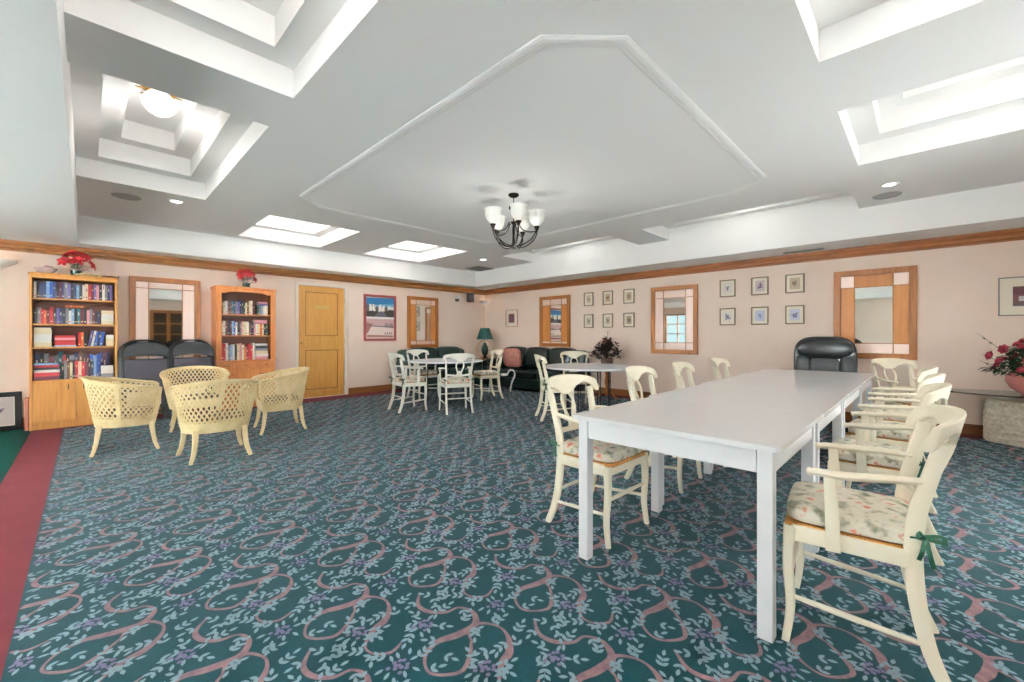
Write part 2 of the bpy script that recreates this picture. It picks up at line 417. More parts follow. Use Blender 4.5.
# ------------------------------------------------------------------ ceiling: tray with stepped coffers
COF = []
for xa, xb in ((-0.08, 0.98), (5.87, 6.84)):
    for ya, yb in ((0.58, 3.04), (3.58, 6.05)): COF.append((xa, xb, ya, yb))
for xa, xb in ((1.70, 2.96), (3.78, 5.08)): COF.append((xa, xb, 6.19, 7.82))
for xa, xb in ((-0.08, 0.98), (1.75, 3.02), (3.78, 5.11)): COF.append((xa, xb, -1.18, 0.44))
TX0, TX1, TY0, TY1 = -0.08, 6.84, -1.40, 8.03
def build_ceiling():
    mb = MB(); mb.flat = True
    xs = sorted({TX0, TX1} | {c[0] for c in COF} | {c[1] for c in COF}); ys = sorted({TY0, TY1} | {c[2] for c in COF} | {c[3] for c in COF})
    def q(x0, x1, y0, y1, z): mb.add([(x0, y0, z), (x0, y1, z), (x1, y1, z), (x1, y0, z)], [(0, 1, 2, 3)])
    def ring(x0, x1, y0, y1, z0, z1):
        c = [(x0, y0), (x1, y0), (x1, y1), (x0, y1)]
        for i in range(4):
            a, b = c[i], c[(i + 1) % 4]
            mb.add([(a[0], a[1], z0), (b[0], b[1], z0), (b[0], b[1], z1), (a[0], a[1], z1)], [(0, 1, 2, 3)])
    for a, b in zip(xs, xs[1:]):
        for c, d in zip(ys, ys[1:]):
            if any(k[0] <= a and b <= k[1] and k[2] <= c and d <= k[3] for k in COF): continue
            q(a, b, c, d, CZ)
    ring(TX0, TX1, TY0, TY1, SZ, CZ)
    for x0, x1, y0, y1 in ((XL, TX0, YB, YF), (TX1, XR, YB, YF), (TX0, TX1, YB, TY0), (TX0, TX1, TY1, YF)): q(x0, x1, y0, y1, SZ)
    I, H = 0.16, 0.19
    for x0, x1, y0, y1 in COF:
        z = CZ
        for k in range(3):
            ring(x0, x1, y0, y1, z, z + H); z += H
            if k < 2:
                q(x0, x0 + I, y0, y1, z); q(x1 - I, x1, y0, y1, z); q(x0 + I, x1 - I, y0, y0 + I, z); q(x0 + I, x1 - I, y1 - I, y1, z)
                x0 += I; x1 -= I; y0 += I; y1 -= I
            else: q(x0, x1, y0, y1, z)
    o = mb.build('ceiling', 'ceiling'); o['kind'] = 'structure'
build_ceiling()
# octagonal moulding on the ceiling
def octo(x0, x1, y0, y1, c): return [(x0 + c, y0), (x1 - c, y0), (x1, y0 + c), (x1, y1 - c), (x1 - c, y1), (x0 + c, y1), (x0, y1 - c), (x0, y0 + c)]
mb = MB()
prof = [(0.0, 0.0), (.0, .005), (.02, .011), (.045, .012), (.06, .007), (.075, .007), (.09, .003), (.09, 0.0)]
rings = []
for off, dz in prof:
    rings.append([(x, y, CZ - dz) for x, y in octo(1.70 + off, 5.13 - off, 1.13 + off, 5.42 - off, 0.33 - off * .6)])
vs = [p for r in rings for p in r]; fs = [(i * 8 + j, i * 8 + (j + 1) % 8, (i + 1) * 8 + (j + 1) % 8, (i + 1) * 8 + j) for i in range(len(rings) - 1) for j in range(8)]
mb.add(vs, fs); struct(mb, 'trim_1', 'ceiling')

# crown and skirting
def crown(name, along, m='oak_h'):
    mb = MB()
    pr = [(0, 2.305), (.012, 2.305), (.014, 2.325), (.03, 2.345), (.03, 2.375), (.05, 2.41), (.05, 2.425), (.058, 2.425), (.058, SZ), (0, SZ)]
    n = len(pr); vs = []
    for e in (0, 1):
        for d, z in pr: vs.append(along(e, d, z))
    fs = [(j, (j + 1) % n, n + (j + 1) % n, n + j) for j in range(n)] + [tuple(range(n)), tuple(range(2 * n - 1, n - 1, -1))]
    mb.add(vs, fs); struct(mb, name, m)
crown('trim_2', lambda e, d, z: ((XL, XR - d)[e], YF - d, z))
crown('trim_3', lambda e, d, z: (XR - d, (YB, YF - d)[e], z), mat('oak_trim_right', (140, 82, 32), 0.45, col2=(112, 60, 20), scale=3.0, stretch=(1, 1, 16), detail=5))
def skirt(name, x0, x1, y0, y1): struct(MB().box(x0, x1, y0, y1, 0.03, 0.13, r=.006).box(x0 + .004 * (y1 - y0 < x1 - x0) * 0, x1, y0 + .0, y1, 0.0, 0.03), name, 'oak_h')
skirt('baseboard_front', 3.78, XR - .02, YF - .022, YF)
skirt('baseboard_front_left', XL, 2.74, YF - .022, YF)
skirt('baseboard_right', XR - .022, XR, YB, YF - .022)

# ------------------------------------------------------------------ door
mb = MB(); F0 = YF - 0.02
mb.box(2.755, 2.815, F0, YF + .05, 0, 2.235).box(3.695, 3.755, F0, YF + .05, 0, 2.235).box(2.755, 3.755, F0, YF + .05, 2.175, 2.235)
d1 = struct(mb, 'door_1', 'white_trim', bevel=.004)
mb = MB(); yd = YF + .01
mb.box(2.82, 3.69, yd + .012, yd + .045, .01, 2.17)
for u0, u1, z0, z1 in ((2.82, 2.94, .01, 2.17), (3.57, 3.69, .01, 2.17), (2.94, 3.57, .01, .16), (2.94, 3.57, .93, 1.2), (2.94, 3.57, 2.06, 2.17)):
    mb.box(u0, u1, yd, yd + .02, z0, z1)
for z0, z1 in ((.16, .93), (1.2, 2.06)):
    for u0, u1, a, b in ((2.94, 2.955, z0, z1), (3.555, 3.57, z0, z1), (2.955, 3.555, z0, z0 + .015), (2.955, 3.555, z1 - .015, z1)): mb.box(u0, u1, yd + .004, yd + .02, a, b, mi=1)
leafo = mb.build('door_leaf', [mat('door_oak', (208, 154, 76), 0.42, col2=(190, 134, 58), scale=3, stretch=(14, 14, .8), detail=5), 'oak_h'], d1)
k = MB().lathe([(0.0, 0), (.026, 0), (.026, .006), (.01, .01), (.01, .035), (.027, .045), (.03, .06), (.02, .074), (0, .076)], 20, T=TR(2.875, yd, 1.07, rx=PI / 2)).build('door_handle', 'brass', d1, smooth=True)
MB().box(3.12, 3.40, yd - .004, yd + .003, 1.745, 1.785, r=.002).build('door_plaque', 'gilt', d1)
for z in (.25, 1.1, 1.92): MB().lathe([(.008, -.045), (.008, .045)], 10, T=TR(3.70, YF - .012, z)).build('hinge', 'brass', d1)

# ------------------------------------------------------------------ mirrors in oak frames
def mirror(wall, u0, u1, z0, z1, iu0, iu1, iz0, iz1, style, label):
    """wall 'A': u = x on wall_front; 'B': u = y on wall_right."""
    if wall == 'A': T = Matrix.Translation((0, YF, 0)) ; rot = 0
    t = thing('wall_mirror', label, 'mirror', (u0 / 2 + u1 / 2, YF - .002, z0) if wall == 'A' else (XR - .002, u0 / 2 + u1 / 2, z0), 0 if wall == 'A' else -PI / 2, 'oak framed wall mirrors')
    w = (u1 - u0) / 2; h = z1 - z0; cu = (u0 + u1) / 2
    s = 1 if wall == 'A' else -1
    a, b = sorted((s * (iu0 - cu), s * (iu1 - cu))); c, d = iz0 - z0, iz1 - z0
    fw = .075
    mb = MB()
    mb.box(-w, -w + fw, -.045, 0, 0, h, r=.004).box(w - fw, w, -.045, 0, 0, h, r=.004).box(-w + fw, w - fw, -.043, 0, h - fw, h).box(-w + fw, w - fw, -.043, 0, 0, fw)
    mb.build('frame', 'oak_frame', t)
    inner = (-w + fw, w - fw, fw, h - fw)
    # border cells: corners, top/bottom rails, side rails
    cor = 'oak_panel' if style == 'wood_rails' else 'mirror_pale'
    names = {'pale': ('mirror_pale',) * 3, 'wood_rails': ('mirror_pale', 'oak_panel', 'mirror_pale'), 'wood_sides': ('mirror_pale', 'oak_panel', 'mirror_pale')}
    cm, sm, tm = names[style]
    if style == 'wood_corner': pass
    def cell(x0, x1, z0_, z1_, m_, nm): 
        if x1 - x0 > .01 and z1_ - z0_ > .01: MB().box(x0 + .004, x1 - .004, -.02, -.004, z0_ + .004, z1_ - .004).build(nm, m_, t)
    for x0, x1, kx in ((inner[0], a, 0), (a, b, 1), (b, inner[1], 2)):
        for y0, y1, kz in ((inner[2], c, 0), (c, d, 1), (d, inner[3], 2)):
            if kx == 1 and kz == 1: cell(x0, x1, y0, y1, 'mirror', 'mirror_glass')
            elif kx == 1: cell(x0, x1, y0, y1, 'oak_panel' if (style == 'wood_sides' and kz == 2) else tm, 'border_panel')
            elif kz == 1: cell(x0, x1, y0, y1, sm, 'border_panel')
            else: cell(x0, x1, y0, y1, cm, 'border_panel')
    mb = MB()
    for x in (a, b): mb.box(x - .006, x + .006, -.026, -.004, inner[2], inner[3])
    for z in (c, d): mb.box(inner[0], inner[1], -.026, -.004, z - .006, z + .006)
    mb.build('glazing_bar', 'oak_frame', t)
    return t
mirror('A', .44, 1.30, .78, 2.10, .66, 1.07, .9, 1.93, 'pale', 'oak framed mirror with pale border panes above the stacks of black folding chairs')
mirror('A', 5.15, 5.99, .93, 2.12, 5.38, 5.79, 1.09, 1.93, 'wood_rails', 'narrow oak framed mirror with wooden side panels between red poster and corner')
mirror('B', 5.60, 6.48, .96, 2.12, 5.84, 6.16, 1.08, 1.91, 'wood_rails', 'oak framed mirror above the dark leather sofa, reflecting a blue picture')
mirror('B', 2.83, 3.69, .875, 2.115, 3.04, 3.45, 1.08, 1.90, 'pale', 'oak framed mirror between the two sets of six small prints')
mirror('B', .06, .92, .89, 2.115, .29, .69, 1.1, 1.875, 'wood_sides', 'oak framed mirror behind the black office chair and table end')

# ------------------------------------------------------------------ framed prints
def print_art(parent, w, h, y, seed, base, style='botanical'):
    """a flat printed sheet: coloured marks as mesh polygons on the sheet"""
    R = random.Random(seed); mb = MB(); mats = [cmat(base[0]), cmat(base[1]), cmat(base[2])]
    mb.add([(-w, y, -h), (w, y, -h), (w, y, h), (-w, y, h)], [(0, 1, 2, 3)], 0); mb.flat = True
    for k in range(16):
        a = PI / 2 + R.uniform(-1.3, 1.3); L = R.uniform(.4, .85) * h; x0 = R.uniform(-.15, .15) * w; z0 = R.uniform(-.6, .1) * h
        dx, dz = math.cos(a), math.sin(a); ww = R.uniform(.06, .16) * w
        x1, z1 = x0 + dx * L * .7, z0 + dz * L
        x1 = max(-w * .9, min(w * .9, x1)); z1 = min(z1, h * .9)
        mx, mz = (x0 + x1) / 2, (z0 + z1) / 2
        mb.add([(x0, y - .0006, z0), (mx + ww * dz, y - .0006, mz - ww * dx), (x1, y - .0006, z1), (mx - ww * dz, y - .0006, mz + ww * dx)], [(0, 1, 2, 3)], R.choice((1, 1, 2)))
    return mb.build('print', mats, parent)
def framed(name, cat, label, loc, rz, w, h, fw, fmat, mountw, seed, base, group=None, art=None, rx=0):
    t = thing(name, label, cat, loc, rz, group); t.rotation_euler[0] = rx
    mb = MB(); a, b = w / 2, h / 2
    mb.box(-a, -a + fw, -.022, 0, -b, b, r=.003).box(a - fw, a, -.022, 0, -b, b, r=.003).box(-a + fw, a - fw, -.022, 0, b - fw, b, r=.003).box(-a + fw, a - fw, -.022, 0, -b, -b + fw, r=.003)
    mb.build('frame', fmat, t)
    MB().box(-a + fw, a - fw, -.010, -.002, -b + fw, b - fw).build('mount', 'mount', t)
    if art: art(t, a - fw - mountw, b - fw - mountw)
    else: print_art(t, a - fw - mountw, b - fw - mountw, -.0115, seed, base)
    return t
bot = [((206, 188, 160), (92, 78, 66), (128, 104, 84)), ((200, 170, 140), (110, 84, 52), (84, 80, 60)), ((188, 160, 128), (84, 66, 52), (120, 96, 60)),
       ((206, 196, 176), (120, 106, 88), (100, 86, 70)), ((204, 190, 162), (96, 88, 76), (132, 110, 80)), ((176, 152, 124), (86, 76, 60), (64, 60, 48))]
rowcol = [('upper', 'left'), ('upper', 'middle'), ('upper', 'right'), ('lower', 'left'), ('lower', 'middle'), ('lower', 'right')]
look1 = ['faint grey stem', 'brown leafy sprig', 'dark brown foliage', 'pale grey stalks', 'mottled brown plant', 'dense dark leaf']
for k in range(6):
    y = (5.115, 4.645, 4.165)[k % 3]; z = 1.99 if k < 3 else 1.52
    framed('botanical_print', 'picture', 'small print of a %s, %s %s of the six above the plant' % (look1[k], *rowcol[k]), (XR - .003, y, z), -PI / 2, .235, .285, .016, 'frame_dark', .045, 20 + k, bot[k], 'six small framed prints left of the middle mirror')
bot2 = [((222, 216, 206), (120, 112, 118), (150, 138, 132)), ((206, 190, 190), (112, 70, 104), (140, 100, 120)), ((196, 176, 150), (120, 96, 76), (150, 120, 96)),
        ((226, 220, 212), (108, 100, 132), (80, 76, 96)), ((196, 198, 214), (132, 140, 176), (160, 164, 190)), ((206, 206, 220), (128, 128, 168), (110, 112, 150))]
look2 = ['grey-white blossom', 'purple iris', 'tan leafy shrub', 'dark violet flower', 'pale blue flower', 'lilac blue bloom']
for k in range(6):
    y = (2.345, 1.865, 1.395)[k % 3]; z = 2.0 if k < 3 else 1.525
    framed('botanical_print', 'picture', 'small %s print, %s %s of six between middle and right mirrors' % (look2[k], *rowcol[k]), (XR - .003, y, z), -PI / 2, .245, .285, .016, 'frame_dark', .04, 40 + k, bot2[k], 'six small framed prints right of the middle mirror')
framed('framed_picture', 'picture', 'small framed picture with pink mount and dark red scene near the corner', (XR - .003, 7.43, 1.65), -PI / 2, .42, .44, .018, cmat((190, 140, 130)), .09, 61, ((120, 70, 74), (60, 44, 50), (190, 150, 150)))
def art_right(t, a, b):
    mb = MB(); mb.flat = True; y = -.0115
    mb.add([(-a, y, -b), (a, y, -b), (a, y, b), (-a, y, b)], [(0, 1, 2, 3)], 0)
    for x0, z0, x1, z1, mi in ((-a, .02, a * .9, b, 1), (-a * .7, -b * .5, a * .5, .0, 2), (-a, -b, a, -b * .6, 3), (a * .1, 0, a * .5, b * .7, 4)):
        mb.add([(x0, y - .0005 * mi, z0), (x1, y - .0005 * mi, z0), (x1, y - .0005 * mi, z1), (x0, y - .0005 * mi, z1)], [(0, 1, 2, 3)], mi)
    mb.build('print', [cmat((120, 72, 70)), cmat((84, 46, 50)), cmat((206, 204, 200)), cmat((96, 84, 88)), cmat((140, 90, 80))], t)
framed('framed_picture', 'picture', 'grey framed picture with wide cream mount above the flower bowl', (XR - .003, -.885, 1.66), -PI / 2, .52, .45, .012, 'frame_grey', .10, 0, None, art=art_right)
# poster
def art_poster(t, a, b):
    mb = MB(); mb.flat = True; y = -.0115
    cols = [(232, 214, 208), (40, 110, 160), (120, 170, 200), (236, 232, 226), (206, 184, 150), (104, 96, 110), (60, 56, 50), (206, 170, 170), (150, 110, 100), (90, 90, 84), (170, 130, 110)]
    def P(pts, mi, k=1): mb.add([(x * a, y - .0004 * k, z * b) for x, z in pts], [tuple(range(len(pts)))], mi)
    P([(-1, -1), (1, -1), (1, 1), (-1, 1)], 0, 0)
    P([(-1, .55), (1, .62), (1, 1), (-1, .96)], 1); P([(-1, .50), (1, .56), (1, .7), (-1, .62)], 2, 2)
    P([(-1, .05), (1, .05), (1, .5), (-1, .5)], 4)
    R = random.Random(5)
    for k in range(9):
        x = -1 + .22 * k; P([(x, .25), (x + .19, .25), (x + .19, .5 + R.random() * .18), (x, .48 + R.random() * .2)], 3 if k % 3 else 9, 3)
    for k in range(26):
        x = R.uniform(-1, .95); z = R.uniform(.26, .6); P([(x, z), (x + .04, z), (x + .04, z + .04), (x, z + .04)], 6, 5)
    P([(-.45, .05), (.55, .05), (.15, .32), (-.05, .32)], 5, 4)
    P([(-1, .05), (-.45, .05), (-.1, .3), (-.6, .34), (-1, .3)], 6, 4); P([(1, .05), (.55, .05), (.2, .3), (.7, .42), (1, .4)], 6, 4)
    P([(-1, -.05), (1, -.05), (1, .05), (-1, .05)], 3, 5)
    P([(-1, -.35), (1, -.42), (1, -.05), (-1, -.05)], 7, 2)
    P([(-1, -.75), (-.9, -.75), (-.55, -.3), (-1, -.22)], 8, 3); P([(-1, -.36), (1, -.42), (1, -.48), (-.6, -.42)], 5, 4)
    for k in range(7):
        x = .35 + .09 * k; P([(x, -.42), (x + .05, -.42), (x + .05, -.2 - R.random() * .15), (x, -.25)], 9, 5)
    P([(-.95, -.95), (.95, -.95), (.95, -.86), (-.95, -.82)], 10, 3)
    for k in range(4): P([(.3 + .15 * k, -.8), (.42 + .15 * k, -.8), (.36 + .15 * k, -.66)], 8, 5)
    mb.build('print', [cmat(c) for c in cols], t)
framed('travel_poster', 'poster', 'large rust red framed poster of a town under blue sky beside the door', (4.485, YF - .003, 1.595), 0, .76, 1.0, .055, 'frame_rust', .0, 0, None, art=art_poster)
# leaning black framed picture at far left
def art_lean(t, a, b): print_art(t, a, b, -.0115, 9, ((206, 190, 186), (110, 90, 104), (170, 140, 140)))
framed('framed_picture', 'picture', 'black framed picture standing on the green carpet left of the tall bookcase', (-.80, 8.22, .255), 0, .44, .49, .06, 'frame_black', .01, 9, None, art=art_lean, rx=.12)
tag(MB().box(-.555, -.52, 8.10, 8.30, .0, .41, r=.004).build('pink_board', cmat((188, 120, 104))), 'narrow pink board standing between black framed picture and tall bookcase', 'board')

# ------------------------------------------------------------------ lights of the room
def downlight(x, y, label):
    t = thing('recessed_downlight', label, 'ceiling light', (x, y, CZ), 0, 'recessed downlights')
    MB().lathe([(.052, 0), (.052, -.004), (.078, -.006), (.082, 0)], 24, cap=False).build('ring', 'plastic_white', t, smooth=True)
    MB().lathe([(0.0, -.002), (.052, -.002)], 24, cap=False).build('lens', 'downlight', t)
    d = bpy.data.lights.new('downlight_lamp', 'SPOT'); d.energy = 14; d.spot_size = 2.2; d.spot_blend = .6; d.shadow_soft_size = .05; d.color = (1, .95, .88)
    o = bpy.data.objects.new('downlight_lamp', d); C.objects.link(o); o.location = (x, y, CZ - .02)
downlight(.75, 6.37, 'small round downlight beside the ceiling speaker near the left coffer')
downlight(5.98, .26, 'round downlight beside the ceiling grille at the right beam end')
downlight(5.86, 6.62, 'round downlight next to the square air vent behind the chandelier')
def ceiling_speaker(x, y, label):
    t = thing('ceiling_speaker', label, 'speaker', (x, y, CZ), 0, 'round ceiling speakers')
    MB().lathe([(.10, 0), (.10, -.006), (.125, -.008), (.13, 0)], 28, cap=False).build('ring', 'grille', t, smooth=True)
    mb = MB().lathe([(0, -.003), (.10, -.003)], 28, cap=False); mb.build('grille', 'grille', t)
ceiling_speaker(.32, 6.55, 'round grey ceiling speaker above the left bookcases')
ceiling_speaker(6.42, .30, 'round ceiling speaker at the right beam end beside a downlight')
t = thing('air_vent', 'dark square air vent in the ceiling near the far corner', 'vent', (6.56, 7.55, CZ))
mb = MB()
for x0, x1, y0, y1 in ((-.25, .25, -.25, -.22), (-.25, .25, .22, .25), (-.25, -.22, -.22, .22), (.22, .25, -.22, .22)): mb.box(x0, x1, y0, y1, -.012, -.001)
mb.build('frame', 'vent_dark', t)
mb = MB()
for k in range(9): mb.box(-.22, .22, -.2 + k * .05 - .018, -.2 + k * .05 + .006, -.010, -.002)
mb.build('louvre', 'vent_dark', t)
t = thing('slot_vent', 'narrow slot vent in the soffit above the right prints', 'vent', (7.3, 1.25, SZ))
mb = MB().box(-.06, .06, -.25, .25, -.006, -.001); mb.build('plate', 'grille', t)
mb = MB()
for k in range(4): mb.box(-.045 + k * .026, -.033 + k * .026, -.235, .235, -.009, -.005)
mb.build('louvre', 'vent_dark', t)

def coffer_lamp(x, y, i):
    z = CZ + 3 * .19; lab = COFL[i]
    t = thing('ceiling_lamp', lab, 'ceiling light', (x, y, z), 0, 'flush ceiling lamps in the coffers')
    MB().lathe([(.0, 0), (.12, 0), (.125, -.015), (.10, -.03), (.05, -.035)], 24).build('base', 'brass', t, smooth=True)
    n = 8; mb = MB()
    for k in range(n):
        a = 2 * PI * k / n
        mb.leaf((.10 * math.cos(a), .10 * math.sin(a), -.03), (math.cos(a), math.sin(a), -.35), .07, .035, bend=-.3)
    mb.build('brass_leaves', 'brass', t, smooth=True)
    MB().lathe([(.07, -.035), (.10, -.07), (.125, -.11), (.115, -.16), (.085, -.20), (.04, -.225), (0, -.23)], 24).build('shade', 'lampglow', t, smooth=True)
    point_light('coffer_lamp_bulb', (x, y, z - .42), COFP[i], .22)
COFP = [3.2, 5.0, 1.3, 1.2, 6.0, 6.0, 3.0, 3.0, 1.3, .3]      # lamp watts, set per coffer to even out room brightness
COFL = ['cut glass flush lamp glowing in the stepped coffer above the left bookcases', 'flush lamp in the coffer nearest the camera on the left', 'flush lamp in the coffer above the leather sofa end', 'flush lamp in the coffer above the middle mirror',
        'flush lamp in the coffer above the door wall', 'flush lamp in the coffer above the left round table', 'flush lamp in the coffer behind the camera', 'flush lamp in the rear coffer over the near table end', 'flush lamp in the coffer at upper right', 'flush lamp in the rear right corner coffer']
order = [1, 0, 3, 2, 4, 5, 6, 7, 8, 9]
for i, c in enumerate(COF):
    y = (c[2] + c[3]) / 2
    coffer_lamp((c[0] + c[1]) / 2, y, order[i])

def chandelier():
    t = thing('chandelier', 'dark bronze chandelier with frosted white glass cups under the ceiling', 'chandelier', (3.4, 3.32, CZ))
    MB().lathe([(0, 0), (.058, 0), (.062, -.012), (.045, -.03), (.012, -.038), (.0, -.038)], 24).build('canopy', 'bronze', t, smooth=True)
    MB().lathe([(0, -.03), (.006, -.03), (.006, -.33), (0, -.33)], 10).build('stem', 'bronze', t)
    MB().lathe([(0, -.13), (.05, -.13), (.054, -.14), (.054, -.165), (.045, -.17), (0, -.17)], 24).build('collar', 'bronze', t, smooth=True)
    MB().lathe([(0, -.315), (.035, -.315), (.03, -.33), (.012, -.345), (.016, -.40), (.013, -.48), (.018, -.55), (.03, -.575), (.035, -.59), (.02, -.61), (.008, -.62), (0, -.635)], 16).build('column', 'bronze', t, smooth=True)
    for k in range(5):
        a = 2 * PI * k / 5 + .35; T = TR(rz=a)
        mb = MB()
        mb.tube(bez([(.02, 0, -.585), (.10, 0, -.575), (.19, 0, -.52), (.25, 0, -.44), (.262, 0, -.40)], 5), .0075, 8, T=T)
        mb.tube(bez([(.02, 0, -.60), (.12, 0, -.60), (.215, 0, -.54), (.262, 0, -.46), (.262, 0, -.40)], 5), .006, 8, T=T)
        mb.tube(bez([(.25, 0, -.43), (.17, 0, -.43), (.10, 0, -.40), (.062, 0, -.34), (.058, 0, -.32)], 5), [.0065] * 16 + [.009] * 4 + [.003], 8, T=T)
        mb.lathe([(0, -.42), (.016, -.42), (.02, -.40), (.034, -.375), (.03, -.37), (0, -.37)], 14, c=(.262, 0), T=T)
        arm = mb.build('arm', 'bronze', t, smooth=True)
        MB().lathe([(.022, -.372), (.05, -.35), (.078, -.31), (.09, -.26), (.088, -.225), (.10, -.205), (.094, -.205), (.083, -.225), (.084, -.26), (.072, -.306), (.046, -.344), (.02, -.365)], 20, c=(.262, 0), T=T, cap=False).build('glass_shade', 'glass_white', arm, smooth=True)
chandelier()
point_light('added_ceiling_fill', (3.4, 3.32, 2.02), 6, .25)  # fill light added below the unlit chandelier to lift the ceiling beams

# ------------------------------------------------------------------ bookcases and books
SHELF_BOOKS = []
def bookcase_tall():
    t = thing('bookcase', 'tall oak bookcase with doors below, packed with books, beside green carpet', 'bookcase', (-.10, 8.03, 0))
    x0, x1, D = -.41, .40, .40
    mb = MB().box(x0, x0 + .025, 0, D, 0, 1.99).box(x1 - .025, x1, 0, D, 0, 1.99).box(x0 + .025, x1 - .025, .005, D, 1.945, 1.985).box(x0 - .01, x1 + .01, -.012, D, 1.985, 2.01, r=.004)
    mb.box(x0 + .025, x1 - .025, .03, D, 0, .09).box(x0 + .025, x1 - .025, .01, D, .60, .63)
    mb.build('body', 'oak', t, bevel=.002)
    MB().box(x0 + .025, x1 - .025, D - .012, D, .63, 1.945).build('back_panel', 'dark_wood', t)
    for z in (1.06, 1.36, 1.69):
        MB().box(x0 + .025, x1 - .025, .012, D - .012, z - .02, z).build('shelf', 'oak', t)
    for a, b, kx in ((x0 + .027, -.002, -.07), (.002, x1 - .027, .07)):
        dd = MB().box(a, b, -.006, .012, .095, .60, r=.003).build('door', 'oak', t)
        MB().tube([(kx, -.006, .50), (kx, -.026, .505), (kx, -.028, .535), (kx, -.026, .565), (kx, -.006, .57)], .005, 8).build('handle', 'bronze', dd, smooth=True)
    return t
bookcase_tall()
def bookcase_short():
    t = thing('bookcase', 'red oak hutch bookcase with arched top and small drawers left of the door', 'bookcase', (1.88, 8.08, 0))
    w, D = .43, .36
    mb = MB().box(-w, -w + .03, 0, D, .8, 1.98).box(w - .03, w, 0, D, .8, 1.98).box(-w + .03, w - .03, .0, D, 1.955, 1.98).box(-w - .015, w + .015, -.02, D, 1.98, 2.015, r=.006)
    mb.box(-w, w, -.0, D, .06, .78).box(-w - .012, w + .012, -.03, D, .78, .80, r=.004).box(-w + .01, w - .01, .03, D - .02, 0, .06)
    # face frame stiles and arched rail
    mb.box(-w, -w + .075, -.012, 0, .80, 1.98).box(w - .075, w, -.012, 0, .80, 1.98)
    a = w - .075; n = 14
    out = [(-a, 1.90)] + [(-a + .05, 1.895)] + [(-a + .05 + (2 * a - .1) * i / n, 1.90 + .035 * math.sin(PI * i / n) ** .5) for i in range(n + 1)] + [(a - .05, 1.895), (a, 1.90), (a, 1.98), (-a, 1.98)]
    mb.prism(out, 0, .012, T=Matrix.Rotation(PI / 2, 4, 'X'))
    mb.build('body', 'oak_red', t, bevel=.002)
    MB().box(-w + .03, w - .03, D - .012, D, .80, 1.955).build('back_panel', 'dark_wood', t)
    for z in (1.215, 1.565): MB().box(-w + .03, w - .03, .005, D - .012, z - .02, z).build('shelf', 'oak_red', t)
    def dr(a, b, c, d, nm, kn):
        o = MB().box(a, b, -.014, 0, c, d, r=.005).build(nm, 'oak_red', t)
        MB().tube([(kn[0] - .03, -.014, kn[1]), (kn[0] - .025, -.03, kn[1] - .004), (kn[0] + .025, -.03, kn[1] - .004), (kn[0] + .03, -.014, kn[1])], .004, 6).build('handle', 'bronze', o)
    for a, b in ((-w + .02, -.17), (-.15, .15), (.17, w - .02)): dr(a, b, .66, .765, 'drawer', ((a + b) / 2, .715))
    for a, b in ((-w + .02, -.01), (.01, w - .02)):
        dr(a, b, .50, .64, 'drawer', ((a + b) / 2, .57)); dr(a, b, .09, .48, 'door', ((a + b) / 2 * .3, .3))
bookcase_short()

PAL = [('navy', (34, 42, 84)), ('black', (26, 26, 30)), ('white', (226, 222, 216)), ('red', (172, 34, 38)), ('pale blue', (136, 168, 200)), ('grey', (124, 124, 128)),
       ('cream', (222, 206, 172)), ('dark green', (32, 70, 56)), ('blue', (44, 84, 160)), ('maroon', (92, 28, 40)), ('violet', (112, 96, 156)), ('orange', (198, 96, 44)), ('pink', (206, 140, 150)), ('brown', (110, 72, 48)), ('teal', (48, 110, 120))]
PC = dict(PAL)
ORD = 'first second third fourth fifth sixth seventh eighth ninth tenth eleventh twelfth thirteenth fourteenth fifteenth sixteenth seventeenth eighteenth nineteenth twentieth'.split()
def ordn(i): return ORD[i] if i < 20 else ('twenty-' + ORD[i - 20] if i < 29 else 'thirtieth')
_br = random.Random(77)
def book_mesh(w, d, h, col, mi_name='book', flat_art=0):
    mb = MB(); c = .0018
    mb.box(-w / 2, -w / 2 + c, 0, d, 0, h).box(w / 2 - c, w / 2, 0, d, 0, h).box(-w / 2 + c, w / 2 - c, 0, .003, 0, h)
    mb.box(-w / 2 + c, w / 2 - c, .003, d - .004, .003, h - .003, mi=1)
    if flat_art:
        q = _br.random(); c = h * _br.uniform(.5, .7)
        if q < .55: mb.box(-w * .16, w * .16, -.0004, 0, c, c + h * _br.uniform(.08, .22), mi=2)
        if q > .35: mb.box(-w * .3, w * .3, -.0004, 0, h * .12, h * .12 + h * _br.uniform(.02, .08), mi=2)
    return mb
def add_book(x, y, z, w, d, h, cname, label, group, T=None, lean=0, lie=False):
    art = {'white': 'red', 'cream': 'navy', 'pale blue': 'white'}.get(cname, 'cream')
    mb = book_mesh(w, d, h, None, flat_art=1)
    o = mb.build('book', [cmat(PC[cname], .55), 'paper', cmat(PC[art], .6)])
    if lie: o.rotation_euler = (0, PI / 2, 0)
    else: o.rotation_euler = (0, lean, 0)
    o.location = (x, y, z)
    return tag(o, label, 'book', group)
def row(x0, x1, y, z, hmin, hmax, names, shelf, case, wm=(.02, .034), seed=0, lean_from=None):
    R = random.Random(seed); x = x0; i = 0; items = []
    while True:
        w = R.uniform(*wm)
        if x + w > x1: break
        items.append((x + w / 2, w)); x += w + .0012
    for i, (xx, w) in enumerate(items):
        cn = names[i % len(names)] if isinstance(names, list) else R.choice(names)
        h = R.uniform(hmin, hmax)
        last = ' , at right end' if i == len(items) - 1 else ''
        add_book(xx, y + R.uniform(0, .012), z + .001, w, .14, h, cn, '%s book, %s from left standing on %s of the %s' % (cn, ordn(i), shelf if shelf.startswith('the ') else 'the ' + shelf, case), 'books on the %s of the %s' % (shelf, case))
    return items
TC, HC = 'tall bookcase', 'hutch'
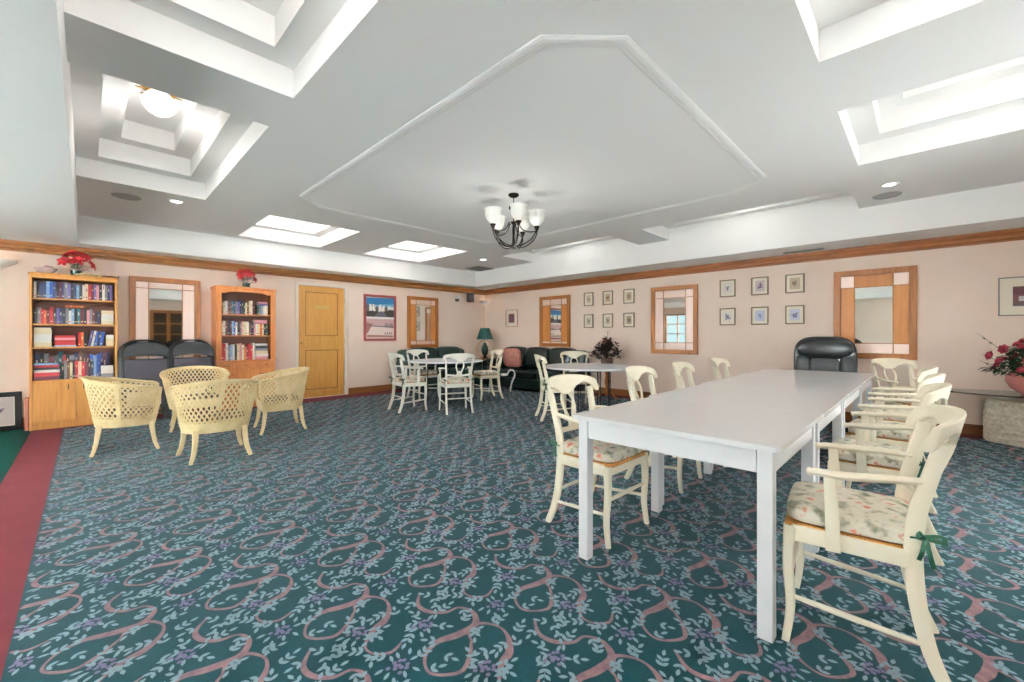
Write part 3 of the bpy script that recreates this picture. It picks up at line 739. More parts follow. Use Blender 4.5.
def pile(x, y, z, ws, names, shelf, case, where, L=.2, D=.14, cat='book', nm='book'):
    for i, (th, cn) in enumerate(zip(ws, names)):
        pos = 'bottom' if i == 0 else ('top' if i == len(ws) - 1 else '%s up' % ordn(i))
        R = random.Random(i + int(z * 100)); l = L * R.uniform(.92, 1)
        mb = book_mesh(th, D, l, None); o = mb.build('book', [cmat(PC[cn], .6), 'paper', 'paper'])
        o.rotation_euler = (0, -PI / 2, 0); o.location = (x + l, y + R.uniform(0, .01), z + th / 2 + .001); z += th + .0008
        tag(o, '%s book lying flat, %s of the %s pile, %s of the %s' % (cn, pos, where, shelf, case), 'book', 'books lying in piles on the %s of the %s' % (shelf, case))
    return z
bx0, bx1, by = -.475, .265, 8.075
pal1 = ['white', 'black', 'navy', 'navy', 'pale blue', 'blue', 'navy', 'black', 'maroon', 'navy', 'grey', 'violet', 'black', 'navy', 'pale blue', 'black', 'white', 'cream', 'red', 'maroon', 'violet', 'pink', 'black', 'white', 'grey', 'navy', 'violet', 'blue', 'violet', 'navy']
row(bx0, bx1, by, 1.69, .19, .225, pal1, 'top shelf', TC, (.022, .03), 1)
it = row(bx0, .13, by, 1.36, .17, .215, ['black', 'grey', 'red', 'orange', 'maroon', 'red', 'black', 'violet', 'navy', 'black', 'grey', 'white', 'pale blue', 'black', 'teal', 'maroon', 'black', 'pink', 'grey', 'maroon', 'black', 'navy'], 'second shelf', TC, (.022, .03), 2)
pile(.21 - .07, by, 1.36, (.045, .05, .05, .045), ['cream', 'white', 'white', 'cream'], 'second shelf', TC, 'right', L=.125)
add_book(-.02, by, 1.36 + .2175 + .016, .028, .13, .18, 'orange', 'tan book lying on top of the row, second shelf of the tall bookcase', 'books on the second shelf of the tall bookcase').rotation_euler = (0, -PI / 2, 0)
pile(bx0, by, 1.06, (.055, .05, .06, .05, .03), ['cream', 'white', 'white', 'cream', 'cream'], 'third shelf', TC, 'left', L=.155)
pile(-.295, by, 1.06, (.02, .03, .035, .03, .03), ['pale blue', 'red', 'red', 'pink', 'red'], 'third shelf', TC, 'middle', L=.20)
for i, (cn, x) in enumerate([('red', -.07), ('orange', -.043), ('black', -.012)]): add_book(x, by, 1.061, .024, .14, .19, cn, '%s book standing right of the red pile on the third shelf of the tall bookcase' % cn, 'books on the third shelf of the tall bookcase')
for i, (cn, x) in enumerate([('violet', .02), ('white', .05), ('blue', .078), ('navy', .106), ('blue', .134)]):
    wh = ['leftmost', 'second', 'middle', 'fourth', 'rightmost'][i]
    add_book(x, by, 1.064, .022, .14, .215 - .005 * i, cn, '%s book, %s of five slanting books on the third shelf, tall bookcase' % (cn, wh), 'books on the third shelf of the tall bookcase', lean=.16)
pile(.187, by, 1.06, (.05, .055, .05), ['cream', 'cream', 'white'], 'third shelf', TC, 'right', L=.08)
pile(bx0, by, .63, (.05, .045, .035, .03, .03, .025), ['maroon', 'red', 'white', 'black', 'red', 'pale blue'], 'lowest shelf', TC, 'left', L=.23)
row(-.235, .12, by, .63, .2, .25, ['black', 'grey', 'brown', 'cream', 'black', 'red', 'cream', 'red', 'maroon', 'black', 'navy', 'pale blue', 'blue', 'blue', 'navy'], 'lowest shelf', TC, (.022, .032), 4)
pile(.135, by, .63, (.05, .05, .055), ['grey', 'white', 'white'], 'lowest shelf', TC, 'right', L=.13)
# back rows seen above the piles on the lowest shelf
row(bx0, bx1, by + .155, .63, .30, .36, ['navy', 'black', 'grey', 'maroon', 'black', 'teal', 'red', 'black', 'grey', 'navy', 'brown', 'black', 'maroon', 'blue', 'pale blue', 'blue', 'navy', 'maroon'], 'the lowest back row', TC, (.026, .044), 5)
hx0, hx1, hy = 1.88 - .35, 1.88 + .35, 8.125
row(hx0, hx1 - .19, hy, 1.565, .18, .235, ['brown', 'cream', 'white', 'maroon', 'brown', 'teal', 'navy', 'grey', 'violet', 'navy', 'black', 'dark green', 'cream'], 'top shelf', HC, (.022, .032), 11)
row(hx1 - .185, hx1, hy, 1.565, .15, .16, ['dark green', 'grey', 'pale blue', 'cream', 'white', 'cream'], 'the right part, top shelf', HC, (.022, .032), 12)
pile(hx1 - .165, hy, 1.565 + .163, (.03, .03), ['violet', 'pink'], 'top shelf', HC, 'upper right', L=.15)
row(hx0, hx1 - .24, hy, 1.215, .19, .24, ['cream', 'white', 'brown', 'navy', 'brown', 'pale blue', 'blue', 'white', 'black', 'grey', 'pink', 'cream'], 'middle shelf', HC, (.022, .034), 13)
row(hx1 - .235, hx1, hy, 1.215, .19, .20, ['pink', 'white', 'cream', 'orange', 'cream', 'black', 'dark green', 'brown'], 'the right part, middle shelf', HC, (.024, .034), 14)
pile(hx1 - .22, hy, 1.215 + .203, (.028, .03), ['pink', 'pink'], 'middle shelf', HC, 'upper right', L=.19)
row(hx0, hx1 - .22, hy, .80, .22, .29, ['red', 'red', 'white', 'grey', 'pale blue', 'white', 'black', 'cream', 'pink', 'cream', 'orange', 'maroon'], 'lowest shelf', HC, (.024, .036), 15)
pile(hx1 - .21, hy, .80, (.05, .045, .05, .04, .045, .035), ['pink', 'white', 'cream', 'grey', 'black', 'white'], 'lowest shelf', HC, 'right', L=.2)

def flower_star(mb, c, r, n, mi=0, up=(0, 0, 1), seed=0, w=.4):
    R = random.Random(seed); up = Vector(up).normalized()
    a1 = up.orthogonal().normalized(); a2 = up.cross(a1)
    for ring, (rr, tilt) in enumerate(((1, .15), (.65, .6))):
        for k in range(n):
            a = 2 * PI * (k + ring * .5) / n + R.uniform(-.2, .2)
            d = a1 * math.cos(a) + a2 * math.sin(a) + up * tilt
            mb.leaf(c, d, r * rr * R.uniform(.85, 1.1), r * w, mi, up=tuple(up), bend=.15)
def poinsettia(loc, label, s=1.0, seed=1, sp=1.0):
    t = thing('poinsettia', label, 'plant', loc)
    R = random.Random(seed)
    MB().lathe([(0, 0), (.045, 0), (.055, .03), (.06, .07), (.055, .07), (.04, .06), (0, .06)], 18).build('pot', 'green_glaze', t, smooth=True)
    st = MB(); lv = MB(); fl = MB()
    for k in range(10):
        a = k * 2.4; rr = .14 * s * (0.15 + .85 * (k % 4) / 3); h = .27 + .02 * R.random() - rr * .85
        p = (rr * math.cos(a) * 1.2 * sp, rr * math.sin(a) * .8, h * s)
        st.tube([(0, 0, .05), (p[0] * .6, p[1] * .6, h * .6), p], .003, 5)
        flower_star(fl, p, .075 * s, 6, 0, (p[0] * 5, p[1] * 5 - .3, .45), seed + k, .46)
        for j in range(3):
            b = R.uniform(0, 6.28); lv.leaf((p[0] * .6, p[1] * .6, h * .6), (math.cos(b), math.sin(b), .1), .07, .035)
    st.build('stem', 'leaf', t); lv.build('leaves', 'leaf', t, smooth=True); fl.build('bracts', 'red', t, smooth=True)
    return t
poinsettia((-.10, 8.15, 2.0105), 'bushy red poinsettia on top of the tall left bookcase', 1.15, 3, 1.25)
poinsettia((1.90, 8.2, 2.03), 'smaller red poinsettia on top of the arched hutch', 1.05, 8, 1.3)
def swag(loc, label, L, name):
    t = thing(name, label, 'cloth', loc)
    mb = MB(); n = 20
    for dy in (0, .045):
        pts = [(-L / 2 + L * i / n, dy + .02 * math.sin(i * 1.3 + dy * 30), .016 + .016 * (0.5 + .5 * math.sin(i * 1.7 + dy * 9)) * math.sin(PI * i / n)) for i in range(n + 1)]
        mb.tube(pts, [.014 + .004 * math.sin(i * 2.1) for i in range(n + 1)], 8, flat=.8)
    mb.build('folds', 'cream_cloth', t, smooth=True)
# cream cloth folds
mbp = MB(); mbp.blob((1.90, 8.2, 2.0225), (.18, .12, .0075), 2.6, 24, 6, fn=lambda q: Vector((q.x, q.y, q.z * (1 + .25 * math.sin(q.x * 60)))))
tag(mbp.build('runner_cloth', 'cream_cloth', smooth=True), 'rumpled cream cloth under the poinsettia on the hutch', 'cloth')
swag((.02, 8.08, 2.011), 'twisted cream garland lying below the poinsettia on the tall bookcase', .24, 'garland')
t = thing('glass_bowl', 'pale glass bowl on the left end of the tall bookcase top', 'bowl', (-.37, 8.16, 2.011))
MB().lathe([(0, 0), (.04, 0), (.045, .008), (.09, .04), (.11, .075), (.105, .075), (.085, .044), (.04, .014), (0, .012)], 24).build('bowl', cmat((214, 190, 186), .2), t, smooth=True)
mb = MB(); R = random.Random(4)
for k in range(9): mb.blob((.05 * math.cos(k * 2.4), .05 * math.sin(k * 2.4), .045 + .02 * (k % 3)), (.022,) * 3, n=8, k=6)
mb.build('potpourri', cmat((188, 140, 140)), t, smooth=True)['kind'] = 'stuff'
t = thing('berry_garland', 'small dark red berry garland on the right end of the tall bookcase', 'garland', (.20, 8.10, 2.011))
mb = MB()
for k in range(14): mb.blob((-.11 + .017 * k, .012 * math.sin(k * 2), .013 + .008 * (k % 2)), (.012,) * 3, n=8, k=6)
mb.build('berries', 'maroon', t, smooth=True)
mb = MB()
for k in range(12): mb.leaf((-.1 + .018 * k, .0, .012), (math.cos(k * 2.3), math.sin(k * 2.3), .3), .03, .012)
mb.build('leaves', 'leaf', t)

# ------------------------------------------------------------------ ivory heart-back chairs
def make_chair(name, label, cat, arms=True, ivory='ivory', group=None):
    t = thing(name, label, cat, (0, 0, 0), 0, group)
    # local +Y is the front
    for s in (-1, 1):
        # rear post runs from crest to foot
        P = bez([(s * .228, -.228, .845), (s * .218, -.205, .74), (s * .207, -.172, .60), (s * .205, -.160, .46), (s * .205, -.172, .28), (s * .21, -.205, .12), (s * .215, -.255, 0)], 4)
        n = len(P); MB().sweep(P, [.026] * n, [.036 + .014 * math.sin(PI * i / (n - 1)) for i in range(n)], (1, 0, 0)).build('rear_leg', ivory, t, smooth=True)
        P = bez([(s * .222, .195, .455), (s * .226, .20, .30), (s * .228, .192, .14), (s * .234, .208, 0)], 4); n = len(P)
        MB().sweep(P, [.038 - .014 * (i / (n - 1)) for i in range(n)], [.040 - .014 * (i / (n - 1)) for i in range(n)], (1, 0, 0)).build('front_leg', ivory, t, smooth=True)
    mb = MB()
    for s in (-1, 1): mb.sweep([(s * .213, -.15, .43), (s * .225, .19, .43)], .022, .06, (1, 0, 0))
    mb.box(-.21, .21, .185, .207, .40, .46, r=.003).box(-.2, .2, -.175, -.153, .40, .46, r=.003)
    mb.build('seat_frame', ivory, t, smooth=True)
    MB().box(-.215, .215, -.15, .185, .447, .466, r=.006).prism([(-.235, .185), (.235, .185), (.22, .212), (-.22, .212)], .446, .466).build('rush_seat', 'rush', t)
    mb = MB()
    for s in (-1, 1): mb.tube([(s * .228, .192, .18), (s * .222, .05, .168), (s * .212, -.185, .15)], [.009, .012, .009], 8)
    mb.tube([(-.226, .195, .26), (0, .195, .262), (.226, .195, .26)], [.009, .013, .009], 8).tube([(-.21, -.175, .23), (.21, -.175, .23)], .010, 8)
    mb.build('stretcher', ivory, t, smooth=True)
    # crest rail: curved board with scalloped lower edge
    mb = MB(); n = 28; vs = []
    for i in range(n + 1):
        u = -1 + 2 * i / n; au = abs(u)
        x = .262 * math.sin(u * PI / 2 * .93) / math.sin(PI / 2 * .93); y = -.188 - .094 * math.cos(u * PI / 2)
        nx, ny = -.35 * u, -1.0; l = math.hypot(nx, ny); nx, ny = nx / l, ny / l
        top = .936 - .042 * au ** 2.2 - .045 * max(0, (au - .86) / .14) ** 2
        if au < .28: lo = .805 + .045 * (au / .28) ** 2
        elif au < .78: lo = .85 + .022 * math.sin(PI * (au - .28) / .5) - .0
        else: lo = .85 - .045 * math.sin(PI * min(1, (au - .78) / .2) * .5) + .03 * max(0, (au - .92) / .08)
        lo = min(lo, top - .02)
        th = .024
        for z, k in ((lo, 0), (top, 0), (top, 1), (lo, 1)):
            lean = (z - .80) * -.22
            vs.append((x - nx * th * k, y + lean - ny * th * k, z))
    fs = [(i * 4 + j, i * 4 + (j + 1) % 4, (i + 1) * 4 + (j + 1) % 4, (i + 1) * 4 + j) for i in range(n) for j in range(4)] + [(0, 1, 2, 3), (n * 4 + 3, n * 4 + 2, n * 4 + 1, n * 4)]
    mb.add(vs, fs); mb.build('crest_rail', ivory, t, smooth=True, bevel=.006)
    # lower back rail and heart loop splat
    mb = MB()
    mb.sweep(bez([(-.205, -.170, .60), (-.1, -.195, .59), (0, -.205, .585), (.1, -.195, .59), (.205, -.170, .60)], 5), .03, .018, (0, 0, 1))
    for s in (-1, 1):
        mb.sweep(bez([(s * .008, -.285, .83), (s * .052, -.268, .79), (s * .062, -.245, .73), (s * .04, -.225, .665), (s * .022, -.212, .60)], 4), .020, .016, (1, 0, 0))
    mb.prism([(-.055, .585), (.055, .585), (.035, .63), (.018, .66), (-.018, .66), (-.035, .63)], .20, .216, T=Matrix.Rotation(PI / 2, 4, 'X'))
    mb.build('splat', ivory, t, smooth=True)
    if arms:
        for s in (-1, 1):
            P = bez([(s * .208, -.195, .705), (s * .245, -.10, .702), (s * .262, .02, .692), (s * .258, .10, .690), (s * .25, .135, .684)], 4); n = len(P)
            mb = MB().tube(P, [.013 + .006 * math.sin(PI * i / (n - 1)) for i in range(n - 2)] + [.021, .015], 10, flat=.8)
            a = mb.build('arm', ivory, t, smooth=True)
            MB().sweep([(s * .257, .07, .69), (s * .250, .062, .55), (s * .236, .058, .40)], [.022] * 3, [.034, .042, .046], (1, 0, 0)).build('arm_support', ivory, a, smooth=True)
    c = MB().blob((0, .015, .497), (.222, .20, .031), 6, 28, 10, fn=lambda q: Vector((q.x, q.y, q.z * (1.0 + .25 * (1 - (q.x / .222) ** 2)))))
    cu = c.build('seat_cushion', 'floral', t, smooth=True)
    for s in (-1, 1):
        tie = MB()
        for a in (-1, 1):
            tie.sweep(bez([(s * .222, -.185, .52), (s * .235, -.20 + a * .025, .535), (s * .232, -.205 + a * .035, .515), (s * .224, -.19, .515)], 3), .012, .003, (0, .3, 1))
        tie.sweep(bez([(s * .224, -.19, .515), (s * .232, -.20, .46), (s * .226, -.21, .42)], 3), .014, .003, (0, 1, 0))
        tie.sweep(bez([(s * .224, -.19, .515), (s * .234, -.18, .47), (s * .230, -.172, .44)], 3), .012, .003, (0, 1, 0))
        tie.tube([(s * .19, -.15, .50), (s * .19, -.19, .51), (s * .226, -.19, .515), (s * .226, -.15, .51)], .0035, 6)
        tie.build('cushion_tie', 'tie', cu)
    return t
G1 = 'ivory armchairs along the right side of the long table'; G2 = 'ivory chairs along the left side of the long table'
ac = make_chair('armchair', 'nearest ivory armchair at the right of the long table with green bow tie', 'chair', True, 'ivory', G1)
ac.location = (2.18, .205, 0); ac.rotation_euler.z = .10; ac.scale = (.95, 1, 1)
dup(ac, (3.33, .20, 0), .03, 'second ivory armchair on the right side, directly behind the nearest one', G1)
dup(ac, (4.23, .20, 0), -.03, 'third ivory armchair on the right side of the long table', G1)
dup(ac, (5.12, .22, 0), .02, 'fourth ivory armchair on the right side, beyond the third', G1)
dup(ac, (6.52, .12, 0), PI / 2 + math.radians(42), 'ivory armchair at the far right table corner turned to face the room', 'ivory armchairs along the right side of the long table')
dup(ac, (2.295, 1.475, 0), PI - .02, 'ivory armchair tucked in at the near left corner of the long table', G2)
sc_ = make_chair('side_chair', 'ivory chair behind the long table, nearest of three whose tops show', 'chair', False, 'ivory', G2)
sc_.scale = (.95, 1, 1); sc_.location = (3.40, 1.54, 0); sc_.rotation_euler.z = PI + .05
dup(sc_, (4.30, 1.53, 0), PI + .12, 'ivory chair behind the long table, middle of three whose tops show', G2)
dup(sc_, (5.38, 1.53, 0), PI + .05, 'ivory chair behind the long table, farthest left-side one below the small prints', G2)
GR = 'ivory chairs around the right round table'; GL = 'white chairs around the left round table'
def head(dx, dy): return math.atan2(dy, dx) - PI / 2
dup(sc_, (4.81, 3.84, 0), head(.66, -.52), 'ivory chair seen from its side at the left edge of the right round table', GR)
dup(sc_, (5.86, 4.22, 0), head(-.7, -.72), 'ivory chair behind the right round table below the dark flowering plant', GR)
wac = make_chair('armchair', 'white armchair seen side-on at the left of the left round table', 'chair', True, mat('white_chair_paint', (234, 232, 222), .4), GL)
wac.scale = (.95, 1, 1); wac.location = (3.68, 5.99, 0); wac.rotation_euler.z = head(1, -.12)
dup(wac, (4.13, 5.32, 0), head(.40, .92), 'white armchair with its open back to the camera before the left round table', GL)
dup(wac, (4.62, 6.98, 0), head(0, -1), 'white armchair on the far side of the left round table by the green sofa', GL)
dup(sc_, (5.42, 6.02, 0), head(-1, .35), 'cream chair right of the left round table below the green lamp', GL)

# ------------------------------------------------------------------ long white tables
def rrect(x0, x1, y0, y1, r, n=5):
    out = []
    for cx, cy, a0 in ((x1 - r, y0 + r, -PI / 2), (x1 - r, y1 - r, 0), (x0 + r, y1 - r, PI / 2), (x0 + r, y0 + r, PI)):
        for k in range(n + 1): a = a0 + PI / 2 * k / n; out.append((cx + r * math.cos(a), cy + r * math.sin(a)))
    return out
def white_table(x0, x1, y0, y1, label):
    cx, cy = (x0 + x1) / 2, (y0 + y1) / 2; w, d = (x1 - x0) / 2, (y1 - y0) / 2
    t = thing('dining_table', label, 'table', (cx, cy, 0), 0, 'white tables pushed into one long table')
    MB().prism(rrect(-w, w, -d, d, .018), .752, .776).build('tabletop', 'tabletop', t, bevel=.0015)
    i = .028; a, b = w - i, d - i
    mb = MB().box(-a + .06, a - .06, -b + .006, -b + .026, .655, .752).box(-a + .06, a - .06, b - .026, b - .006, .655, .752).box(-a + .006, -a + .026, -b + .06, b - .06, .655, .752).box(a - .026, a - .006, -b + .06, b - .06, .655, .752)
    mb.build('apron', 'white_paint', t)
    for sx in (-1, 1):
        for sy in (-1, 1):
            x, y = sx * (a - .028), sy * (b - .028)
            MB().box(x - .028, x + .028, y - .028, y + .028, 0.002, .752, r=.003).build('leg', 'white_paint', t)
white_table(1.842, 2.799, .39, 1.362, 'nearest white table of the long row with two legs at its front')
white_table(2.8, 3.864, .388, 1.40, 'white table of the long row directly behind the nearest one')
white_table(3.865, 5.064, .388, 1.43, 'white table in the middle of the long row')
white_table(5.065, 6.26, .388, 1.46, 'farthest white table of the long row before the black office chair')

# ------------------------------------------------------------------ round tables
def round_table(loc, label, R=.685):
    t = thing('round_table', label, 'table', loc, 0, 'round white tables')
    MB().lathe([(0, .725), (R - .01, .725), (R, .732), (R, .745), (R - .008, .752), (0, .752)], 48).build('tabletop', mat('pale_round_top', (222, 226, 230), .25), t, smooth=True)
    for k in range(4):
        a = PI / 4 + k * PI / 2 + .25; T = TR(rz=a); mb = MB()
        for dy in (-.022, .022): mb.tube([(.34, dy, .0), (.34, dy, .724)], .009, 8, T=T)
        leg = mb.build('leg', 'iron', t, smooth=True)
        mb = MB()
        for s in (-1, 1):
            pts = [(.34, s * (.03 + .05 * (1 - q / 10) * (1 - math.cos(q * .55)) + .0), .03 + .045 * q / 3 + .0) for q in range(4)]
            sp = [(.34, s * (.075 + (.035 - .0025 * q) * math.cos(q * .6 + PI)), .06 + (.035 - .0025 * q) * math.sin(q * .6)) for q in range(11)]
            mb.tube(sp, .006, 6, T=T)
        mb.build('scroll', 'iron', leg, smooth=True)
    mb = MB().tube([(.34 * math.cos(PI / 4 + k * PI / 2 + .25), .34 * math.sin(PI / 4 + k * PI / 2 + .25), .69) for k in range(4)], .008, 6, closed=True)
    mb.build('brace', 'iron', t)
round_table((4.70, 6.35, 0), 'round pale table on iron legs in front of the green sofa')
round_table((5.28, 3.58, 0), 'round pale table on iron legs between dark sofa and long table')

# ------------------------------------------------------------------ sofas
def sofa(name, label, loc, rz, L, m, H, pillows=3):
    """local x along the sofa, front is -y, back at y = 0"""
    t = thing(name, label, 'sofa', loc, rz); D = .84; a = L / 2
    MB().box(-a + .05, a - .05, -D + .03, -.06, .05, .27, r=.03, seg=3).build('base', m, t, smooth=True)
    MB().box(-a + .03, a - .03, -.26, -.0, .10, H - .03, r=.10, seg=5).build('back_frame', m, t, smooth=True)
    n = pillows; w = (L - .44) / n
    for k in range(n):
        cx = -a + .22 + w * (k + .5)
        MB().blob((cx, -.46, .345), (w / 2 - .004, .36, .095), 5, 24, 10).build('seat_cushion', m, t, smooth=True)
        mb = MB().blob((cx, -.27, H - .22), (w / 2 - .002, .15, .225), 4.5, 28, 14, fn=lambda q, w=w: Vector((q.x, q.y + .025 * math.cos(q.x / w * 12) * (1 - abs(q.z) / .3) - q.z * -.12, q.z + .02 * math.cos(q.x / w * PI))))
        c = mb.build('back_cushion', m, t, smooth=True)
        mb = MB()
        for bx in (-.22, 0, .22): mb.blob((cx + bx * w, -.425 + .0, H - .23), (.014, .01, .014), n=8, k=6)
        mb.build('button', m, c, smooth=True)
    for s in (-1, 1):
        mb = MB().box(s * (a - .10) - .10, s * (a - .10) + .10, -D, -.03, .05, .50, r=.03, seg=3)
        mb.tube([(s * (a - .11), -D + .01, .52), (s * (a - .11), -D + .05, .535), (s * (a - .11), -.3, .545), (s * (a - .11), -.05, .55)], [.10, .125, .125, .11], 18)
        mb.build('armrest', m, t, smooth=True)
    for x in (-a + .1, a - .1):
        for y in (-D + .1, -.12): MB().lathe([(.022, 0), (.03, .055)], 12, c=(x, y)).build('foot', 'black_plastic', t)
    return t
sofa('sofa', 'long black green leather sofa under the mirror on the right wall', (7.46, 6.25, 0), -PI / 2, 2.55, 'leather', .93)
sofa('sofa', 'dark green leather sofa along the far wall behind the left round table', (5.70, 8.36, 0), 0, 1.88, 'leather_green', .93, 2)
mb = MB().blob((0, 0, 0), (.27, .07, .22), 3.6, 28, 14, fn=lambda q: Vector((q.x * (1 + .10 * abs(q.z) / .2 * abs(q.x) / .27), q.y, q.z * (1 + .10 * abs(q.x) / .27 * abs(q.z) / .2))))
tag(mb.build('throw_pillow', 'pink_fabric', smooth=True, loc=(6.955, 6.84, .70), rot=(.22, 0, -PI / 2)), 'square dusty pink brocade pillow on the left end of the dark sofa', 'pillow')

# end table and lamp in the corner
def end_table(loc, label, R, H, m):
    t = thing('end_table', label, 'table', loc)
    MB().lathe([(0, H - .03), (R - .01, H - .03), (R, H - .02), (R, H - .008), (R - .01, H), (0, H)], 32).build('tabletop', m, t, smooth=True)
    MB().lathe([(.03, .05), (.045, .12), (.03, .2), (.05, H * .55), (.03, H * .75), (.05, H - .03)], 16).build('pedestal', m, t, smooth=True)
    mb = MB()
    for k in range(3): mb.sweep(bez([(.02, 0, .16), (.12, 0, .10), (.2, 0, .03), (.25, 0, .012)], 4), .03, .03, (0, 1, 0), T=TR(rz=k * 2.094 + .4))
    mb.build('feet', m, t, smooth=True)
end_table((7.08, 7.93, 0), 'round wooden end table in the far corner under the green lamp', .27, .64, 'oak_frame')
def lamp():
    t = thing('table_lamp', 'table lamp with green cone shade on the corner end table', 'lamp', (7.08, 7.93, .641))
    MB().lathe([(0, 0), (.08, 0), (.085, .015), (.05, .03), (.04, .05), (.075, .12), (.09, .2), (.08, .28), (.045, .34), (.03, .37), (.035, .39), (0, .39)], 24).build('jar', 'green_glaze', t, smooth=True)
    mb = MB(); n = 40
    mb.tube([(.215 * math.sin(2 * PI * i / n), 0, .235 + .215 * math.cos(2 * PI * i / n)) for i in range(n)], .016, 10, closed=True, T=TR(rz=-.76))
    mb.build('hoop', 'lamp_ring', t, smooth=True)  # peach ring standing around the jar
    MB().lathe([(.008, .38), (.008, .62)], 8).lathe([(.11, .745), (.008, .75)], 12, cap=False).build('rod', 'brass', t)
    MB().lathe([(.215, .475), (.115, .76), (.112, .76), (.212, .475)], 32, cap=False).build('lamp_shade', 'green_shade', t, smooth=True)
    MB().lathe([(.0, .76), (.012, .765), (.014, .78), (0, .80)], 10).build('finial', 'brass', t)
lamp()
# low white metal stand with scrolled end, before the sofa
t = thing('magazine_stand', 'low white metal stand with a curled end in front of the dark sofa', 'stand', (6.32, 6.53, 0), -.75)
mb = MB()
for y in (-.12, .12):
    mb.tube(bez([(-.28, y, 0), (-.26, y, .2), (-.24, y, .36), (-.1, y, .36), (.1, y, .36), (.14, y, .42), (.20, y, .47), (.27, y, .43), (.28, y, .34), (.22, y, .2), (.18, y, 0)], 5), .010, 8)
mb.build('frame', 'plastic_white', t, smooth=True)
MB().box(-.24, .1, -.12, .12, .362, .380, r=.004).build('top', 'plastic_white', t)

# ------------------------------------------------------------------ plants
end_table((7.08, 4.38, 0), 'small round end table holding the dark flowering plant by the wall', .24, .58, 'oak_frame')
def dark_plant():
    t = thing('flowering_plant', 'dark leaved plant with tiny orange flowers behind the right round table', 'plant', (7.08, 4.38, .581))
    MB().lathe([(0, 0), (.08, 0), (.10, .02), (.12, .14), (.125, .19), (.115, .19), (.105, .15), (0, .15)], 24).build('pot', cmat((120, 92, 78)), t, smooth=True)
    R = random.Random(2); lv = MB(); st = MB(); fl = MB()
    for k in range(70):
        a = R.uniform(0, 2 * PI); el = R.uniform(.1, 1.45); r = .34 * R.uniform(.55, 1)
        p = Vector((r * math.cos(a) * math.cos(el), r * math.sin(a) * math.cos(el), .2 + .42 * math.sin(el) * R.uniform(.6, 1)))
        st.tube([(0, 0, .15), p * .6 + Vector((0, 0, .05)), p], .003, 4)
        for j in range(6):
            d = Vector((R.uniform(-1, 1), R.uniform(-1, 1), R.uniform(-.4, .7)))
            lv.leaf(p * R.uniform(.75, 1) + Vector((0, 0, .02)), d, .085, .045)
        if k % 3 == 0: flower_star(fl, p + Vector((0, 0, .03)), .028, 5, 0, (p.x, p.y, .5), k)
    p = Vector((.02, 0, .70)); st.tube([(0, 0, .3), (.03, 0, .5), p], .004, 5)
    for j in range(5): lv.leaf(p, (math.cos(j * 1.3), math.sin(j * 1.3), .2), .05, .03)
    st.build('stem', 'leaf_dark', t); lv.build('leaves', 'leaf_dark', t, smooth=True); fl.build('flowers', cmat((214, 120, 70)), t, smooth=True)
dark_plant()

# stone pedestal, glass top, flower bowl
t = thing('pedestal_table', 'low rough travertine pedestal table with oval glass top by the right wall', 'table', (7.17, -.90, 0))
R = random.Random(6)
def sup(a, b, n, p=4): return [(a * math.copysign(abs(math.cos(q)) ** (2 / p), math.cos(q)), b * math.copysign(abs(math.sin(q)) ** (2 / p), math.sin(q))) for q in (2 * PI * i / n for i in range(n))]
mb = MB(); n = 64; kz = 18; vs = []
for k in range(kz + 1):
    z = .48 * k / kz
    for i, (x, y) in enumerate(sup(.42, .17, n, 5)):
        g = 1 - .03 * (k in (0, kz)); rr = R.uniform(-.03, .02) * (0 < k < kz) - (.012 if 14 <= k <= 15 else 0)
        vs.append((x * g * (1 + rr), y * g * (1 + rr * 1.6), z + R.uniform(-.004, .004) * (0 < k < kz)))
fs = [(k * n + j, k * n + (j + 1) % n, (k + 1) * n + (j + 1) % n, (k + 1) * n + j) for k in range(kz) for j in range(n)] + [tuple(range(n))[::-1], tuple(kz * n + j for j in range(n))]
mb.add(vs, fs, T=TR(rz=math.radians(58))); mb.build('stone_base', 'stone', t)
for a in (-.28, .28):
    MB().lathe([(0, .48), (.06, .48), (.07, .495), (.07, .515), (.05, .53), (.045, .55), (0, .55)], 20, c=(a * math.cos(math.radians(58)), a * math.sin(math.radians(58)))).build('support_disc', 'stone_smooth', t, smooth=True)
mb = MB(); out = [(.36 * math.cos(q), .78 * math.sin(q)) for q in (2 * PI * i / 64 for i in range(64))]
mb.prism(out, .551, .566); mb.build('glass_top', 'glass', t, bevel=.004)
t = thing('flower_bowl', 'pink terracotta bowl of rose flowers on the oval glass table', 'flower arrangement', (7.08, -.86, .567))
MB().lathe([(0, 0), (.10, 0), (.11, .01), (.19, .07), (.225, .15), (.22, .20), (.20, .235), (.185, .235), (.2, .19), (.195, .14), (0, .13)], 36).build('bowl', 'terracotta', t, smooth=True)
R = random.Random(12); lv = MB(); st = MB(); fl_ = []; fm = MB()
def rose(mb, c, r, up, seed):
    for q, (rr, tl, nn) in enumerate(((1, .25, 6), (.8, .8, 6), (.55, 1.6, 5), (.35, 3, 4))):
        u = Vector(up).normalized(); a1 = u.orthogonal().normalized(); a2 = u.cross(a1)
        for k in range(nn):
            a = 2 * PI * k / nn + q; mb.leaf(c, a1 * math.cos(a) + a2 * math.sin(a) + u * tl, r * (.7 + .3 * rr), r * .95, up=tuple(u), bend=-.25)
